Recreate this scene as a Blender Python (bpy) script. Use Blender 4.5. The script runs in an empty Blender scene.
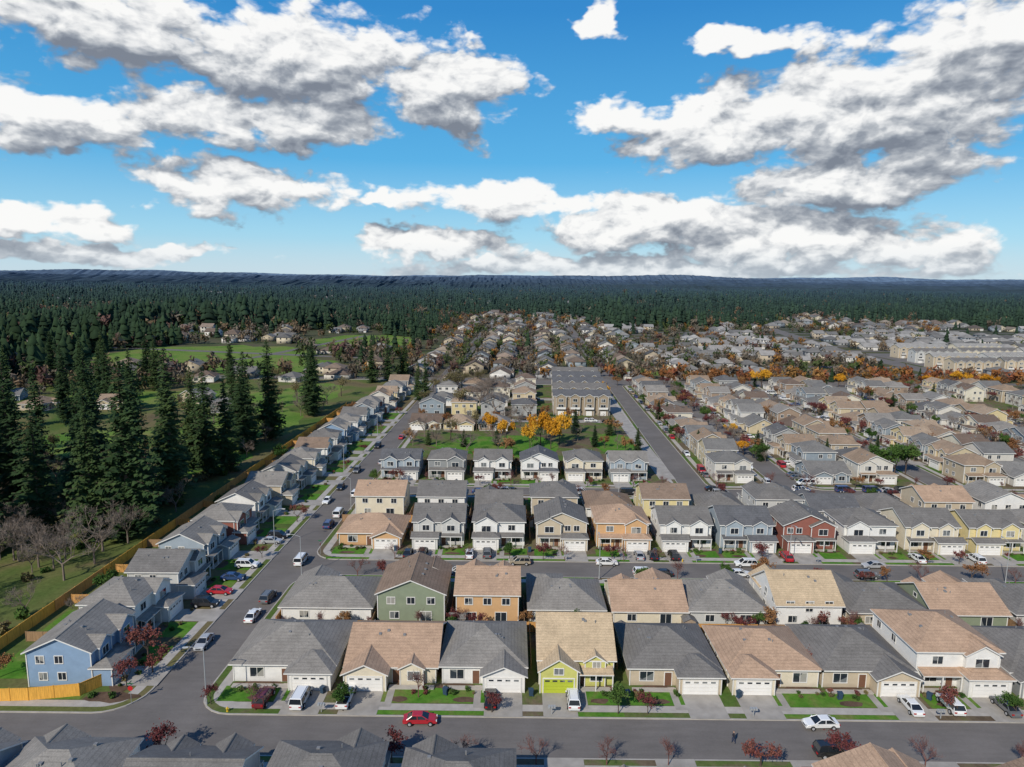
import bpy, bmesh, math, random
import numpy as np
from mathutils import Vector, Matrix, noise as mnoise
R = random.Random(11)
scene = bpy.context.scene
COL = scene.collection
def link(o): COL.objects.link(o); return o
def shx(x, y): return x + 0.025*(y-90.0)

# ------------------------------------------------------------------ node helpers
def setin(nt, sock, v):
    if isinstance(v, bpy.types.NodeSocket): nt.links.new(v, sock)
    elif v is not None: sock.default_value = v
def M(nt, op, a, b=None, c=None, clamp=False):
    n = nt.nodes.new('ShaderNodeMath'); n.operation = op; n.use_clamp = clamp
    setin(nt, n.inputs[0], a)
    if b is not None: setin(nt, n.inputs[1], b)
    if c is not None: setin(nt, n.inputs[2], c)
    return n.outputs[0]
def VM(nt, op, a, b=None, c=None):
    n = nt.nodes.new('ShaderNodeVectorMath'); n.operation = op
    setin(nt, n.inputs[0], a)
    if b is not None: setin(nt, n.inputs[1], b)
    if c is not None: setin(nt, n.inputs[2], c)
    return n.outputs['Value'] if op in ('LENGTH','DOT_PRODUCT') else n.outputs[0]
def NOI(nt, vec, scale, detail=4, rough=0.55, dist=0.0, dim='3D', out='Fac'):
    n = nt.nodes.new('ShaderNodeTexNoise'); n.noise_dimensions = dim; setin(nt, n.inputs['Vector'], vec)
    n.inputs['Scale'].default_value = scale; n.inputs['Detail'].default_value = detail
    n.inputs['Roughness'].default_value = rough; n.inputs['Distortion'].default_value = dist
    return n.outputs[out]
def RAMP(nt, fac, stops, interp='LINEAR'):
    n = nt.nodes.new('ShaderNodeValToRGB'); cr = n.color_ramp; cr.interpolation = interp
    setin(nt, n.inputs[0], fac)
    while len(cr.elements) < len(stops): cr.elements.new(0.5)
    for e, (p, c) in zip(cr.elements, stops):
        e.position = p; e.color = (c, c, c, 1) if isinstance(c, (int, float)) else (*c, 1)
    return n.outputs[0]
def MIX(nt, fac, a, b, mode='MIX'):
    n = nt.nodes.new('ShaderNodeMix'); n.data_type = 'RGBA'; n.blend_type = mode
    setin(nt, n.inputs[0], fac)
    for s, v in ((n.inputs[6], a), (n.inputs[7], b)):
        if isinstance(v, tuple) and len(v) == 3: v = (*v, 1)
        setin(nt, s, v)
    return n.outputs[2]
def GREY(nt, v):
    n = nt.nodes.new('ShaderNodeCombineColor')
    for i in range(3): setin(nt, n.inputs[i], v)
    return n.outputs[0]
def newmat(name, rough=0.85, spec=0.3):
    m = bpy.data.materials.new(name); m.use_nodes = True
    nt = m.node_tree; b = nt.nodes['Principled BSDF']
    b.inputs['Roughness'].default_value = rough
    b.inputs['Specular IOR Level'].default_value = spec
    return m, nt, b
def POS(nt): return nt.nodes.new('ShaderNodeNewGeometry').outputs['Position']
def OBJC(nt): return nt.nodes.new('ShaderNodeTexCoord').outputs['Object']
def RND(nt): return nt.nodes.new('ShaderNodeObjectInfo').outputs['Random']
def SEP(nt, v):
    n = nt.nodes.new('ShaderNodeSeparateXYZ'); setin(nt, n.inputs[0], v); return n.outputs

def plain(name, rgb, rough=0.7, var=0.25, scale=2.0, spec=0.3):
    m, nt, b = newmat(name, rough, spec)
    f = NOI(nt, POS(nt), scale, 3)
    c = MIX(nt, 1.0, rgb, GREY(nt, M(nt, 'MULTIPLY_ADD', f, 2*var, 1-var)), 'MULTIPLY')
    setin(nt, b.inputs['Base Color'], c)
    return m

_siding = {}
def siding(rgb=None):
    if rgb in _siding: return _siding[rgb]
    m, nt, b = newmat('siding', 0.75, 0.2)
    p = POS(nt); z = SEP(nt, p)[2]
    if rgb is None:
        base = RAMP(nt, RND(nt), [(0,(.55,.52,.46)),(.14,(.42,.35,.25)),(.28,(.58,.56,.52)),(.4,(.33,.33,.32)),
              (.52,(.50,.42,.28)),(.64,(.24,.28,.31)),(.72,(.60,.55,.44)),(.82,(.30,.22,.16)),(.90,(.56,.46,.26))], 'CONSTANT')
    else: base = (*rgb, 1)
    lap = M(nt, 'FRACT', M(nt, 'MULTIPLY', z, 5.0))
    line = M(nt, 'GREATER_THAN', lap, 0.12)
    g = M(nt, 'MULTIPLY_ADD', line, 0.14, 0.86)
    g2 = M(nt, 'MULTIPLY_ADD', NOI(nt, p, 0.9, 3, .6), 0.34, 0.83)
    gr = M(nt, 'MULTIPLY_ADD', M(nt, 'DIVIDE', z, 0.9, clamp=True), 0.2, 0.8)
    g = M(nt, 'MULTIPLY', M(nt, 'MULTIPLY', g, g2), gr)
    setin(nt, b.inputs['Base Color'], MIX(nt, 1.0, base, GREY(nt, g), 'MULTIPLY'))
    _siding[rgb] = m; return m

_roof = {}
def shingle(rgb=None):
    if rgb in _roof: return _roof[rgb]
    m, nt, b = newmat('roof_shingles', 0.95, 0.1)
    p = POS(nt); z = SEP(nt, p)[2]
    if rgb is None:
        base = RAMP(nt, RND(nt), [(0,(.155,.148,.138)),(.13,(.27,.195,.135)),(.27,(.20,.19,.175)),(.38,(.115,.113,.112)),
             (.48,(.28,.205,.145)),(.60,(.17,.162,.15)),(.72,(.15,.11,.085)),(.84,(.235,.215,.19)),(.92,(.32,.24,.17))], 'CONSTANT')
    else: base = (*rgb, 1)
    blot = M(nt, 'MULTIPLY_ADD', NOI(nt, p, 0.35, 4, .65), 0.7, 0.65)
    fine = M(nt, 'MULTIPLY_ADD', NOI(nt, p, 6.0, 2, .7), 0.9, 0.55)
    row = M(nt, 'MULTIPLY_ADD', M(nt, 'GREATER_THAN', M(nt, 'FRACT', M(nt, 'MULTIPLY', z, 4.2)), 0.22), 0.16, 0.86)
    strk = M(nt, 'MULTIPLY_ADD', NOI(nt, VM(nt,'MULTIPLY',p,(1.6,1.6,.25)), 1.0, 3, .6), 0.5, 0.75)
    g = M(nt, 'MULTIPLY', M(nt, 'MULTIPLY', blot, fine), M(nt, 'MULTIPLY', row, strk))
    c = MIX(nt, 1.0, base, GREY(nt, g), 'MULTIPLY')
    setin(nt, b.inputs['Base Color'], c)
    _roof[rgb] = m; return m

m_trim = plain('white_trim', (.66,.64,.60), .6, .12, 1.5)
m_gdoor = plain('garage_door_paint', (.74,.72,.68), .55, .1, 1.0)
m_door = plain('door_paint', (.16,.08,.05), .5, .3, .3)
m_vent = plain('roof_vent_metal', (.20,.20,.20), .6, .3, 3)
m_conc = plain('concrete', (.38,.35,.31), .9, .3, .8)
m_drive = plain('driveway_concrete', (.32,.295,.26), .9, .45, .45)
m_yellow_paint = plain('garage_door_green', (.40,.46,.04), .55, .1, 1)
m_glass, nt, b = newmat('window_glass', 0.12, 0.6)
v = nt.nodes.new('ShaderNodeTexVoronoi'); v.inputs['Scale'].default_value = .45; setin(nt, v.inputs['Vector'], POS(nt))
setin(nt, b.inputs['Base Color'], RAMP(nt, SEP(nt, v.outputs['Color'])[1], [(0,(.02,.026,.034)),(.55,(.035,.045,.055)),(.7,(.16,.17,.17)),(.9,(.30,.29,.26))], 'CONSTANT'))
m_asph, nt, b = newmat('asphalt', .95, .12)
p = POS(nt)
f1 = NOI(nt, p, .12, 5, .6); f2 = NOI(nt, p, 3.0, 3, .7)
oil = NOI(nt, VM(nt,'MULTIPLY',p,(.15,1.1,1)), 1.0, 3, .6)
g = M(nt, 'MULTIPLY', M(nt, 'MULTIPLY', M(nt, 'MULTIPLY_ADD', f1, .7, .65), M(nt, 'MULTIPLY_ADD', f2, .3, .85)), M(nt,'MULTIPLY_ADD',oil,.35,.82))
setin(nt, b.inputs['Base Color'], MIX(nt, 1, (.155,.141,.129), GREY(nt, g), 'MULTIPLY'))

def ground_mat(name, cols, sc=.05, far=None, fscale=1.3):
    m, nt, b = newmat(name, .97, .05)
    p = POS(nt)
    f = NOI(nt, p, sc, 6, .62, .6)
    c = RAMP(nt, f, cols)
    g = M(nt, 'MULTIPLY_ADD', NOI(nt, p, fscale, 4, .75), 1.1, .45)
    c = MIX(nt, 1, c, GREY(nt, g), 'MULTIPLY')
    if far:
        d = VM(nt, 'LENGTH', p)
        c = MIX(nt, M(nt, 'DIVIDE', M(nt, 'SUBTRACT', d, 300.0), 700.0, clamp=True), c, MIX(nt, 1, far, GREY(nt, M(nt,'MULTIPLY_ADD', NOI(nt, p, .012, 5, .6), 1.3,.35)), 'MULTIPLY'))
    setin(nt, b.inputs['Base Color'], c); return m
m_ground = ground_mat('ground_earth', [(.32,(.055,.085,.025)),(.46,(.10,.105,.045)),(.56,(.14,.115,.07)),(.7,(.10,.075,.05))], .03, (.055,.064,.038))
m_yard = ground_mat('yard_ground', [(.34,(.06,.12,.022)),(.46,(.10,.13,.04)),(.55,(.14,.11,.07)),(.7,(.095,.068,.048))], .11)
m_field = ground_mat('field_grass', [(.34,(.065,.11,.025)),(.48,(.11,.13,.04)),(.58,(.15,.125,.06)),(.74,(.10,.075,.048))], .03)
m_lawn = ground_mat('lawn_grass', [(.3,(.045,.15,.015)),(.5,(.085,.19,.025)),(.68,(.15,.17,.05))], .22)
m_pasture = ground_mat('pasture_grass', [(.3,(.075,.16,.025)),(.5,(.13,.20,.04)),(.68,(.18,.18,.06))], .05)
m_mulch = ground_mat('bark_mulch', [(.3,(.07,.045,.032)),(.6,(.13,.085,.058))], .3)
def fence_mat(rgb):
    m, nt, b = newmat('fence_wood', .85, .2)
    p = OBJC(nt); x = SEP(nt, p)[0]
    ln = M(nt, 'MULTIPLY_ADD', M(nt, 'GREATER_THAN', M(nt, 'FRACT', M(nt, 'MULTIPLY', x, 6.6)), .14), .5, .5)
    st = NOI(nt, VM(nt, 'MULTIPLY', p, (6.6, 1, .6)), 1.0, 3)
    g = M(nt, 'MULTIPLY', ln, M(nt, 'MULTIPLY_ADD', st, 1.1, .45))
    setin(nt, b.inputs['Base Color'], MIX(nt, 1, rgb, GREY(nt, g), 'MULTIPLY')); return m
m_fence = fence_mat((.30,.185,.10)); m_fence_new = fence_mat((.72,.38,.07)); m_fence_org = fence_mat((.54,.28,.09))

# ------------------------------------------------------------------ mesh builder
class MB:
    def __init__(s): s.v=[]; s.f=[]; s.m=[]
    def poly(s, pts, m=0):
        n=len(s.v); s.v.extend(pts); s.f.append(tuple(range(n,n+len(pts)))); s.m.append(m)
    def box(s,x0,x1,y0,y1,z0,z1,m=0):
        s.hexa([(x0,y0,z0),(x1,y0,z0),(x1,y1,z0),(x0,y1,z0),(x0,y0,z1),(x1,y0,z1),(x1,y1,z1),(x0,y1,z1)],m)
    def hexa(s,c,m=0):
        n=len(s.v); s.v.extend(c)
        for f in ((0,3,2,1),(4,5,6,7),(0,1,5,4),(1,2,6,5),(2,3,7,6),(3,0,4,7)):
            s.f.append(tuple(n+i for i in f)); s.m.append(m)
    def tube(s,a,b,ra,rb,n=6,m=0,cap=False):
        a=Vector(a); b=Vector(b); d=(b-a)
        if d.length<1e-6: return
        q=d.to_track_quat('Z','Y'); k=len(s.v)
        for c,r in ((a,ra),(b,rb)):
            for i in range(n):
                t=2*math.pi*i/n
                s.v.append(tuple(c+q@Vector((r*math.cos(t),r*math.sin(t),0))))
        for i in range(n):
            j=(i+1)%n; s.f.append((k+i,k+j,k+n+j,k+n+i)); s.m.append(m)
        if cap:
            s.f.append(tuple(k+i for i in range(n))[::-1]); s.m.append(m)
            s.f.append(tuple(k+n+i for i in range(n))); s.m.append(m)
    def mesh(s,name,mats):
        me=bpy.data.meshes.new(name); me.from_pydata(s.v,[],s.f)
        for mt in mats: me.materials.append(mt)
        if len(mats)>1: me.polygons.foreach_set('material_index', s.m)
        me.update(); return me
def obj(name, me, loc=(0,0,0), rot=0, sc=1):
    o=bpy.data.objects.new(name, me); o.location=loc; o.rotation_euler=(0,0,rot)
    o.scale=(sc,sc,sc) if isinstance(sc,(int,float)) else sc
    return link(o)
def empty(name, loc, rot=0):
    o=bpy.data.objects.new(name,None); o.location=loc; o.rotation_euler=(0,0,rot); o.empty_display_size=.5
    return link(o)

# ------------------------------------------------------------------ houses
KEYS=['walls','roof','trim','windows','garage_door','front_door','roof_vents','porch']
def roof_gable(P,x0,x1,y0,y1,z1,p,oh,axis):
    t=.2
    if axis=='y': a0,a1,b0,b1=x0,x1,y0,y1; f=lambda a,b,z:(a,b,z)
    else: a0,a1,b0,b1=y0,y1,x0,x1; f=lambda a,b,z:(b,a,z)
    am=(a0+a1)/2; h=(a1-a0)/2; zr=z1+h*p; ze=z1-oh*p; u0,u1=b0-oh,b1+oh
    A,B,C=(a0-oh,ze),(am,zr),(a1+oh,ze)
    for q,r in ((A,B),(B,C)):
        P['roof'].poly([f(q[0],u0,q[1]+t),f(r[0],u0,r[1]+t),f(r[0],u1,r[1]+t),f(q[0],u1,q[1]+t)])
        P['trim'].poly([f(q[0],u0,q[1]),f(r[0],u0,r[1]),f(r[0],u1,r[1]),f(q[0],u1,q[1])])
        for u in (u0,u1):
            P['trim'].poly([f(q[0],u,q[1]),f(r[0],u,r[1]),f(r[0],u,r[1]+t),f(q[0],u,q[1]+t)])
    for q in (A,C):
        P['trim'].poly([f(q[0],u0,q[1]),f(q[0],u1,q[1]),f(q[0],u1,q[1]+t),f(q[0],u0,q[1]+t)])
    for b_ in (b0,b1):
        P['walls'].poly([f(a0,b_,z1),f(a1,b_,z1),f(am,b_,zr-.01)])
    P['roof'].hexa([f(am-.14,u0,zr+t-.02),f(am+.14,u0,zr+t-.02),f(am+.14,u1,zr+t-.02),f(am-.14,u1,zr+t-.02),
                    f(am-.05,u0,zr+t+.05),f(am+.05,u0,zr+t+.05),f(am+.05,u1,zr+t+.05),f(am-.05,u1,zr+t+.05)])
    return zr
def roof_hip(P,x0,x1,y0,y1,z1,p,oh):
    t=.2; X0,X1,Y0,Y1=x0-oh,x1+oh,y0-oh,y1+oh; ze=z1+t
    w,d=X1-X0,Y1-Y0; h=min(w,d)/2; zr=ze+h*p
    c=[(X0,Y0,ze),(X1,Y0,ze),(X1,Y1,ze),(X0,Y1,ze)]
    if w>=d: r0,r1=(X0+h,(Y0+Y1)/2,zr),(X1-h,(Y0+Y1)/2,zr); F=[[c[0],c[1],r1,r0],[c[1],c[2],r1],[c[2],c[3],r0,r1],[c[3],c[0],r0]]
    else: r0,r1=((X0+X1)/2,Y0+h,zr),((X0+X1)/2,Y1-h,zr); F=[[c[0],c[1],r0],[c[1],c[2],r1,r0],[c[2],c[3],r1],[c[3],c[0],r0,r1]]
    for q in F: P['roof'].poly(q)
    for i in range(4):
        a,b_=c[i],c[(i+1)%4]
        P['trim'].poly([(a[0],a[1],z1),(b_[0],b_[1],z1),b_,a])
    P['trim'].poly([(X0,Y0,z1),(X1,Y0,z1),(X1,Y1,z1),(X0,Y1,z1)])
    return zr
def vol(P,x0,x1,y0,y1,z0,z1,kind,p=.45,oh=.5):
    for a,b_ in (((x0,y0),(x1,y0)),((x1,y0),(x1,y1)),((x1,y1),(x0,y1)),((x0,y1),(x0,y0))):
        P['walls'].poly([(*a,z0),(*b_,z0),(*b_,z1),(*a,z1)])
    for (cx,cy) in ((x0,y0),(x1,y0),(x1,y1),(x0,y1)):
        e=.07; P['trim'].box(cx-e,cx+e,cy-e,cy+e,z0,z1-.01)
    if kind=='hip': return roof_hip(P,x0,x1,y0,y1,z1,p,oh)
    return roof_gable(P,x0,x1,y0,y1,z1,p,oh,'x' if kind=='gx' else 'y')
FM={'S':lambda pl:(lambda s,z,o:(s,pl-o,z)),'N':lambda pl:(lambda s,z,o:(s,pl+o,z)),
    'E':lambda pl:(lambda s,z,o:(pl+o,s,z)),'W':lambda pl:(lambda s,z,o:(pl-o,s,z))}
def fbox(mb,f,s0,s1,z0,z1,o0,o1):
    mb.hexa([f(s0,z0,o0),f(s1,z0,o0),f(s1,z0,o1),f(s0,z0,o1),f(s0,z1,o0),f(s1,z1,o0),f(s1,z1,o1),f(s0,z1,o1)])
def window(P,face,pl,s,z,w,h,mul=1):
    f=FM[face](pl); t=.11
    fbox(P['windows'],f,s-w/2,s+w/2,z,z+h,.0,.025)
    fbox(P['trim'],f,s-w/2-t,s+w/2+t,z+h,z+h+t,.0,.07); fbox(P['trim'],f,s-w/2-t,s+w/2+t,z-t,z,.0,.09)
    fbox(P['trim'],f,s-w/2-t,s-w/2,z,z+h,.0,.06); fbox(P['trim'],f,s+w/2,s+w/2+t,z,z+h,.0,.06)
    for i in range(mul):
        c=s-w/2+w*(i+1)/(mul+1); fbox(P['trim'],f,c-.035,c+.035,z,z+h,.026,.05)
def build_parts(kind,w,d,side,rnd):
    P={k:MB() for k in KEYS}
    y0,y1=-d/2,d/2; gw=min(6.2,w*.5)
    gx=(w/2-gw,w/2) if side>0 else (-w/2,-w/2+gw)
    ox=(-w/2,w/2-gw) if side>0 else (-w/2+gw,w/2)
    gc=(gx[0]+gx[1])/2; oc=(ox[0]+ox[1])/2; ow=ox[1]-ox[0]
    z0=0.0; z1=2.8; two=kind.startswith('two'); Z=5.5 if two else z1
    ym=y0+2.2
    if kind=='hip1':
        zr=vol(P,-w/2,w/2,ym,y1,z0,z1,'hip',.46,.55); vol(P,gx[0]+.05,gx[1]-.05,y0,ym+4,z0,z1-.02,'gy' if rnd.random()<.3 else 'hip',.43,.5)
    elif kind=='gab1':
        zr=vol(P,-w/2,w/2,ym,y1,z0,z1,'gx',.48,.5); vol(P,gx[0]+.05,gx[1]-.05,y0,ym+4,z0,z1-.02,'gy',.46,.45)
        vol(P,oc-1.7,oc+1.7,ym-.7,ym+3,z0,z1-.03,'gy',.5,.35)
    elif kind=='two_gx':
        zr=vol(P,-w/2,w/2,ym+.6,y1,z0,Z,'gx',.45,.45); vol(P,gx[0]+.05,gx[1]-.05,y0,ym+.6,z0,z1,'hip' if rnd.random()<.4 else 'gx',.4,.4)
        vol(P,oc-1.9,oc+1.9,ym,ym+4,z1-.1,Z-.03,'gy',.6,.35)
        vol(P,gc-1.6,gc+1.6,ym+.1,ym+4,z1+.3,Z-.04,'gy',.6,.35)
    elif kind=='two_gy':
        zr=vol(P,-w/2,w/2,ym+.6,y1,z0,Z,'gy',.42,.45); vol(P,gx[0]+.05,gx[1]-.05,y0,ym+.6,z0,z1,'hip',.4,.4)
        vol(P,oc-ow/2+.2,oc+ow/2-.2,ym-.2,ym+4,z1-.2,Z-.03,'gy',.5,.35)
    elif kind=='two_hip':
        zr=vol(P,-w/2,w/2,ym+.6,y1,z0,Z,'hip',.45,.45); vol(P,gx[0]+.05,gx[1]-.05,y0,ym+.6,z0,z1,'hip',.4,.4)
        vol(P,gc-2.4,gc+2.4,ym-.1,ym+4,z1+.2,Z-.03,'gy',.55,.35)
    elif kind=='two_half':
        zr=vol(P,-w/2,w/2,ym,y1,z0,4.2,'gx',.62,.45); vol(P,gx[0]+.05,gx[1]-.05,y0,ym+3.5,z0,3.6,'gy',.62,.4)
        vol(P,oc-1.5,oc+1.5,ym-.4,ym+3.4,z0,4.0,'gy',.62,.35)
    yf = ym if kind in('hip1','gab1','two_half') else ym+.6
    yw=yf
    P['porch'].box(ox[0]+.2,ox[1]-.1,yw-1.7,yw-.8,0,.16)
    if two:
        sx0,sx1=ox[0]+.15,ox[1]-.15
        t=.16; za,zb=2.95,2.5
        P['roof'].poly([(sx0,yw-1.8,zb+t),(sx1,yw-1.8,zb+t),(sx1,yw,za+t),(sx0,yw,za+t)])
        P['trim'].poly([(sx0,yw-1.8,zb),(sx1,yw-1.8,zb),(sx1,yw-1.8,zb+t),(sx0,yw-1.8,zb+t)])
        P['trim'].poly([(sx0,yw-1.8,zb),(sx1,yw-1.8,zb),(sx1,yw,za),(sx0,yw,za)])
        for q in (sx0,sx1): P['trim'].poly([(q,yw-1.8,zb),(q,yw-1.8,zb+t),(q,yw,za+t),(q,yw,za)])
        for q in (sx0+.15,(sx0+sx1)/2,sx1-.15): P['trim'].box(q-.08,q+.08,yw-1.72,yw-1.56,0,zb+.02)
    f=FM['S'](y0); dw=gw*.4
    for i in range(4):
        fbox(P['garage_door'],f,gc-dw,gc+dw,.05+i*.54,.05+i*.54+.50,.0,.05)
    for i in range(4):
        c=gc-dw+(i+.5)*dw/2; fbox(P['windows'],f,c-.35,c+.35,1.80,2.06,.05,.06)
    fbox(P['trim'],f,gc-dw-.14,gc-dw,0,2.25,0,.08); fbox(P['trim'],f,gc+dw,gc+dw+.14,0,2.25,0,.08); fbox(P['trim'],f,gc-dw-.14,gc+dw+.14,2.25,2.42,0,.08)
    f=FM['S'](yf); dx=ox[1]-1.1 if side>0 else ox[0]+1.1
    fbox(P['front_door'],f,dx-.5,dx+.5,.05,2.1,0,.04)
    fbox(P['trim'],f,dx-.62,dx-.5,0,2.22,0,.06); fbox(P['trim'],f,dx+.5,dx+.62,0,2.22,0,.06); fbox(P['trim'],f,dx-.5,dx+.5,2.1,2.22,0,.06)
    wx=oc-.9*side
    pl = yf
    if kind=='gab1': pl=ym-.7; wx=oc-.3*side
    if kind=='two_half': pl=ym-.4; wx=oc-.2*side
    if kind in('gab1','two_half'): window(P,'S',pl,wx,.9,1.7,1.35,1)
    else: window(P,'S',pl,wx,.8,2.0,1.45,1)
    if two:
        if kind=='two_gx': window(P,'S',ym,oc,3.55,1.7,1.25,1); window(P,'S',ym+.1,gc,3.6,1.5,1.2,1)
        if kind=='two_gy': window(P,'S',ym-.2,oc,3.5,1.9,1.3,1); window(P,'S',yf,gc+.6,3.6,1.2,1.2,1); window(P,'S',yf,gc-1.4,3.6,1.2,1.2,1)
        if kind=='two_hip': window(P,'S',ym-.1,gc,3.5,2.0,1.3,1); window(P,'S',yf,oc,3.6,1.5,1.2,1)
    if kind=='two_half': window(P,'S',y0,gc,2.95,1.3,.9,1); window(P,'S',pl,wx,3.0,1.1,.9,1)
    window(P,'N',y1,-w*.22,.15,1.9,2.0,1); window(P,'N',y1,w*.25,.9,1.5,1.2,1)
    if Z>5:
        for q in (-w*.3,0,w*.3): window(P,'N',y1,q,3.6,1.3,1.15,1)
    if kind=='two_half': window(P,'N',y1,0,2.9,1.2,1.0,1)
    for fc,pl in (('E',w/2),('W',-w/2)):
        for q in (y1-2.2,(ym+y1)/2,):
            window(P,fc,pl,q,1.1,1.1,1.1,1)
            if Z>5: window(P,fc,pl,q+.3,3.7,1.1,1.1,1)
    if kind in('gab1','two_half'): 
        window(P,'E',w/2,(ym+y1)/2,3.1,.9,.7,0); window(P,'W',-w/2,(ym+y1)/2,3.1,.9,.7,0)
    for i in range(5):
        q=rnd.uniform(-w*.3,w*.3); s_=1 if rnd.random()<.6 else -1
        yc=(ym+y1)/2+s_*(1.4+i*.2)
        if kind in('two_gy',):
            q=rnd.choice((-1,1))*(1.0+rnd.random()*1.2); yc=rnd.uniform(ym+3,y1-2); zz=Z+(w/2-abs(q))*.42+.2
        elif kind in('gab1','two_gx','two_half'):
            pp={'gab1':.48,'two_gx':.45,'two_half':.62}[kind]; zb={'gab1':z1,'two_gx':Z,'two_half':4.2}[kind]
            yy0=ym+(.6 if kind=='two_gx' else 0); cy=(yy0+y1)/2; yc=cy+s_*(1.0+rnd.random()*1.2); zz=zb+((y1-yy0)/2-abs(yc-cy))*pp+.2
        else:
            zb=Z if kind=='two_hip' else z1
            yy0=ym+(.6 if two else 0); cy=(yy0+y1)/2
            ins=min(w/2-abs(q),(y1-yy0)/2-abs(yc-cy)); zz=zb+.2+(ins+.5)*.455
        if i<3: P['roof_vents'].box(q-.2,q+.2,yc-.2,yc+.2,zz-.15,zz+.16)
        else: P['roof_vents'].tube((q,yc,zz-.2),(q,yc,zz+.45),.07,.07,6,cap=True)
    return P
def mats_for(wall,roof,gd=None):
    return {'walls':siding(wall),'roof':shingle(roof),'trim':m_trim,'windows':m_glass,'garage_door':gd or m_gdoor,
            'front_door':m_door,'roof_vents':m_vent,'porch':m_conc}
def house(name,x,y,rot,kind,w,d,side,wall,roof,gd=None,z=.14):
    rnd=random.Random(int(x*31+y*17)); P=build_parts(kind,w,d,side,rnd); mt=mats_for(wall,roof,gd)
    e=empty(name,(x,y,z),rot)
    for k in KEYS:
        if P[k].v:
            o=bpy.data.objects.new(k,P[k].mesh(k,[mt[k]])); link(o); o.parent=e
    return e
PROTO={}
def proto_house(kind,w,d,side,seed):
    key=(kind,w,d,side,seed)
    if key not in PROTO:
        P=build_parts(kind,w,d,side,random.Random(seed)); mt=mats_for(None,None)
        A=MB()
        for i,k in enumerate(KEYS):
            n=len(A.v); A.v+=P[k].v; A.f+=[tuple(n+j for j in f) for f in P[k].f]; A.m+=[i]*len(P[k].f)
        PROTO[key]=A.mesh('house_body',[mt[k] for k in KEYS])
    return PROTO[key]
PK=[('two_gx',10.4,12,1,1),('two_gy',10.2,12.5,-1,2),('hip1',12,13,1,3),('two_hip',10.6,12,-1,4),('two_gx',10,12,-1,5),('gab1',12,13,-1,6),('two_hip',10.8,12.5,1,7),('two_gy',10.4,12,1,8)]
def mid_house(x,y,rot,one=False,z=.14):
    k=R.choice([PK[2],PK[5]]) if one else R.choice(PK)
    return obj('suburban_house',proto_house(*k),(x,y,z),rot+R.uniform(-.03,.03),(1,1,R.uniform(.92,1.08)))

# ------------------------------------------------------------------ terrain, blocks and roads
def sheet(name,x0,x1,y0,y1,z,mat):
    b=MB(); b.poly([(shx(x0,y0),y0,z),(shx(x1,y0),y0,z),(shx(x1,y1),y1,z),(shx(x0,y1),y1,z)])
    return obj(name,b.mesh(name,[mat]))
gb=MB(); gb.poly([(-30000,-2000,-.06),(30000,-2000,-.06),(30000,40000,-.06),(-30000,40000,-.06)])
obj('ground',gb.mesh('ground',[m_ground]))
sheet('street_asphalt',-330,270,20,401,0,m_asph)
def rrect(x0,x1,y0,y1,r,ins=0):
    x0+=ins;x1-=ins;y0+=ins;y1-=ins; r=max(r-ins,.3); pts=[]
    for cx,cy,a in ((x1-r,y0+r,-90),(x1-r,y1-r,0),(x0+r,y1-r,90),(x0+r,y0+r,180)):
        for i in range(7):
            t=math.radians(a+i*15); X=cx+r*math.cos(t); Y=cy+r*math.sin(t); pts.append((shx(X,Y),Y))
    return pts
kerbs=MB(); walks=MB()
def ring(mb,A,B,z):
    n=len(A)
    for i in range(n):
        j=(i+1)%n; mb.poly([(*A[i],z),(*A[j],z),(*B[j],z),(*B[i],z)])
def block(x0,x1,y0,y1,mat,r=5.5):
    o=rrect(x0,x1,y0,y1,r); k=rrect(x0,x1,y0,y1,r,.22)
    n=len(o)
    for i in range(n):
        j=(i+1)%n; kerbs.poly([(*o[i],-.05),(*o[j],-.05),(*o[j],.13),(*o[i],.13)])
    ring(kerbs,o,k,.13)
    b=MB(); b.poly([(*q,.12) for q in k]); obj('block_ground',b.mesh('block_ground',[mat]))
    ring(walks,rrect(x0,x1,y0,y1,r,1.3),rrect(x0,x1,y0,y1,r,2.8),.135)
block(-44,205,86,131,m_yard); block(-44,205,138.5,184,m_yard)
block(-320,-52,86,398,m_field); block(-320,205,25,78,m_yard)
block(-44,47,191,386,m_yard)
block(55,75.5,191,386,m_yard); block(83.5,122,191,386,m_yard); block(130,165,191,386,m_yard); block(173,208,191,386,m_yard); block(216,262,191,386,m_yard)
obj('kerb',kerbs.mesh('kerb',[m_conc])); obj('sidewalk',walks.mesh('sidewalk',[m_conc]))
lawns=MB(); drives=MB(); mulch=MB()
def rectp(mb,x0,x1,y0,y1,z): mb.poly([(x0,y0,z),(x1,y0,z),(x1,y1,z),(x0,y1,z)])
def blobp(mb,cx,cy,rx,ry,z,n=14):
    mb.poly([(cx+rx*math.cos(2*math.pi*i/n)*R.uniform(.75,1.1),cy+ry*math.sin(2*math.pi*i/n)*R.uniform(.75,1.1),z) for i in range(n)])
_gx=[0]
def fence(x0,y0,x1,y1,h=1.8,mat=None,name='wooden_fence',z=.1):
    L=math.hypot(x1-x0,y1-y0); b=MB(); b.box(0,L,-.025,.025,.05,h)
    n=max(1,int(L/2.4))
    for i in range(n+1):
        q=L*i/n; b.box(q-.06,q+.06,-.075,.075,0,h+.12)
    b.box(0,L,-.05,.05,h,h+.05)
    return obj(name,b.mesh(name,[mat or m_fence]),(x0,y0,z),math.atan2(y1-y0,x1-x0))

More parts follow.
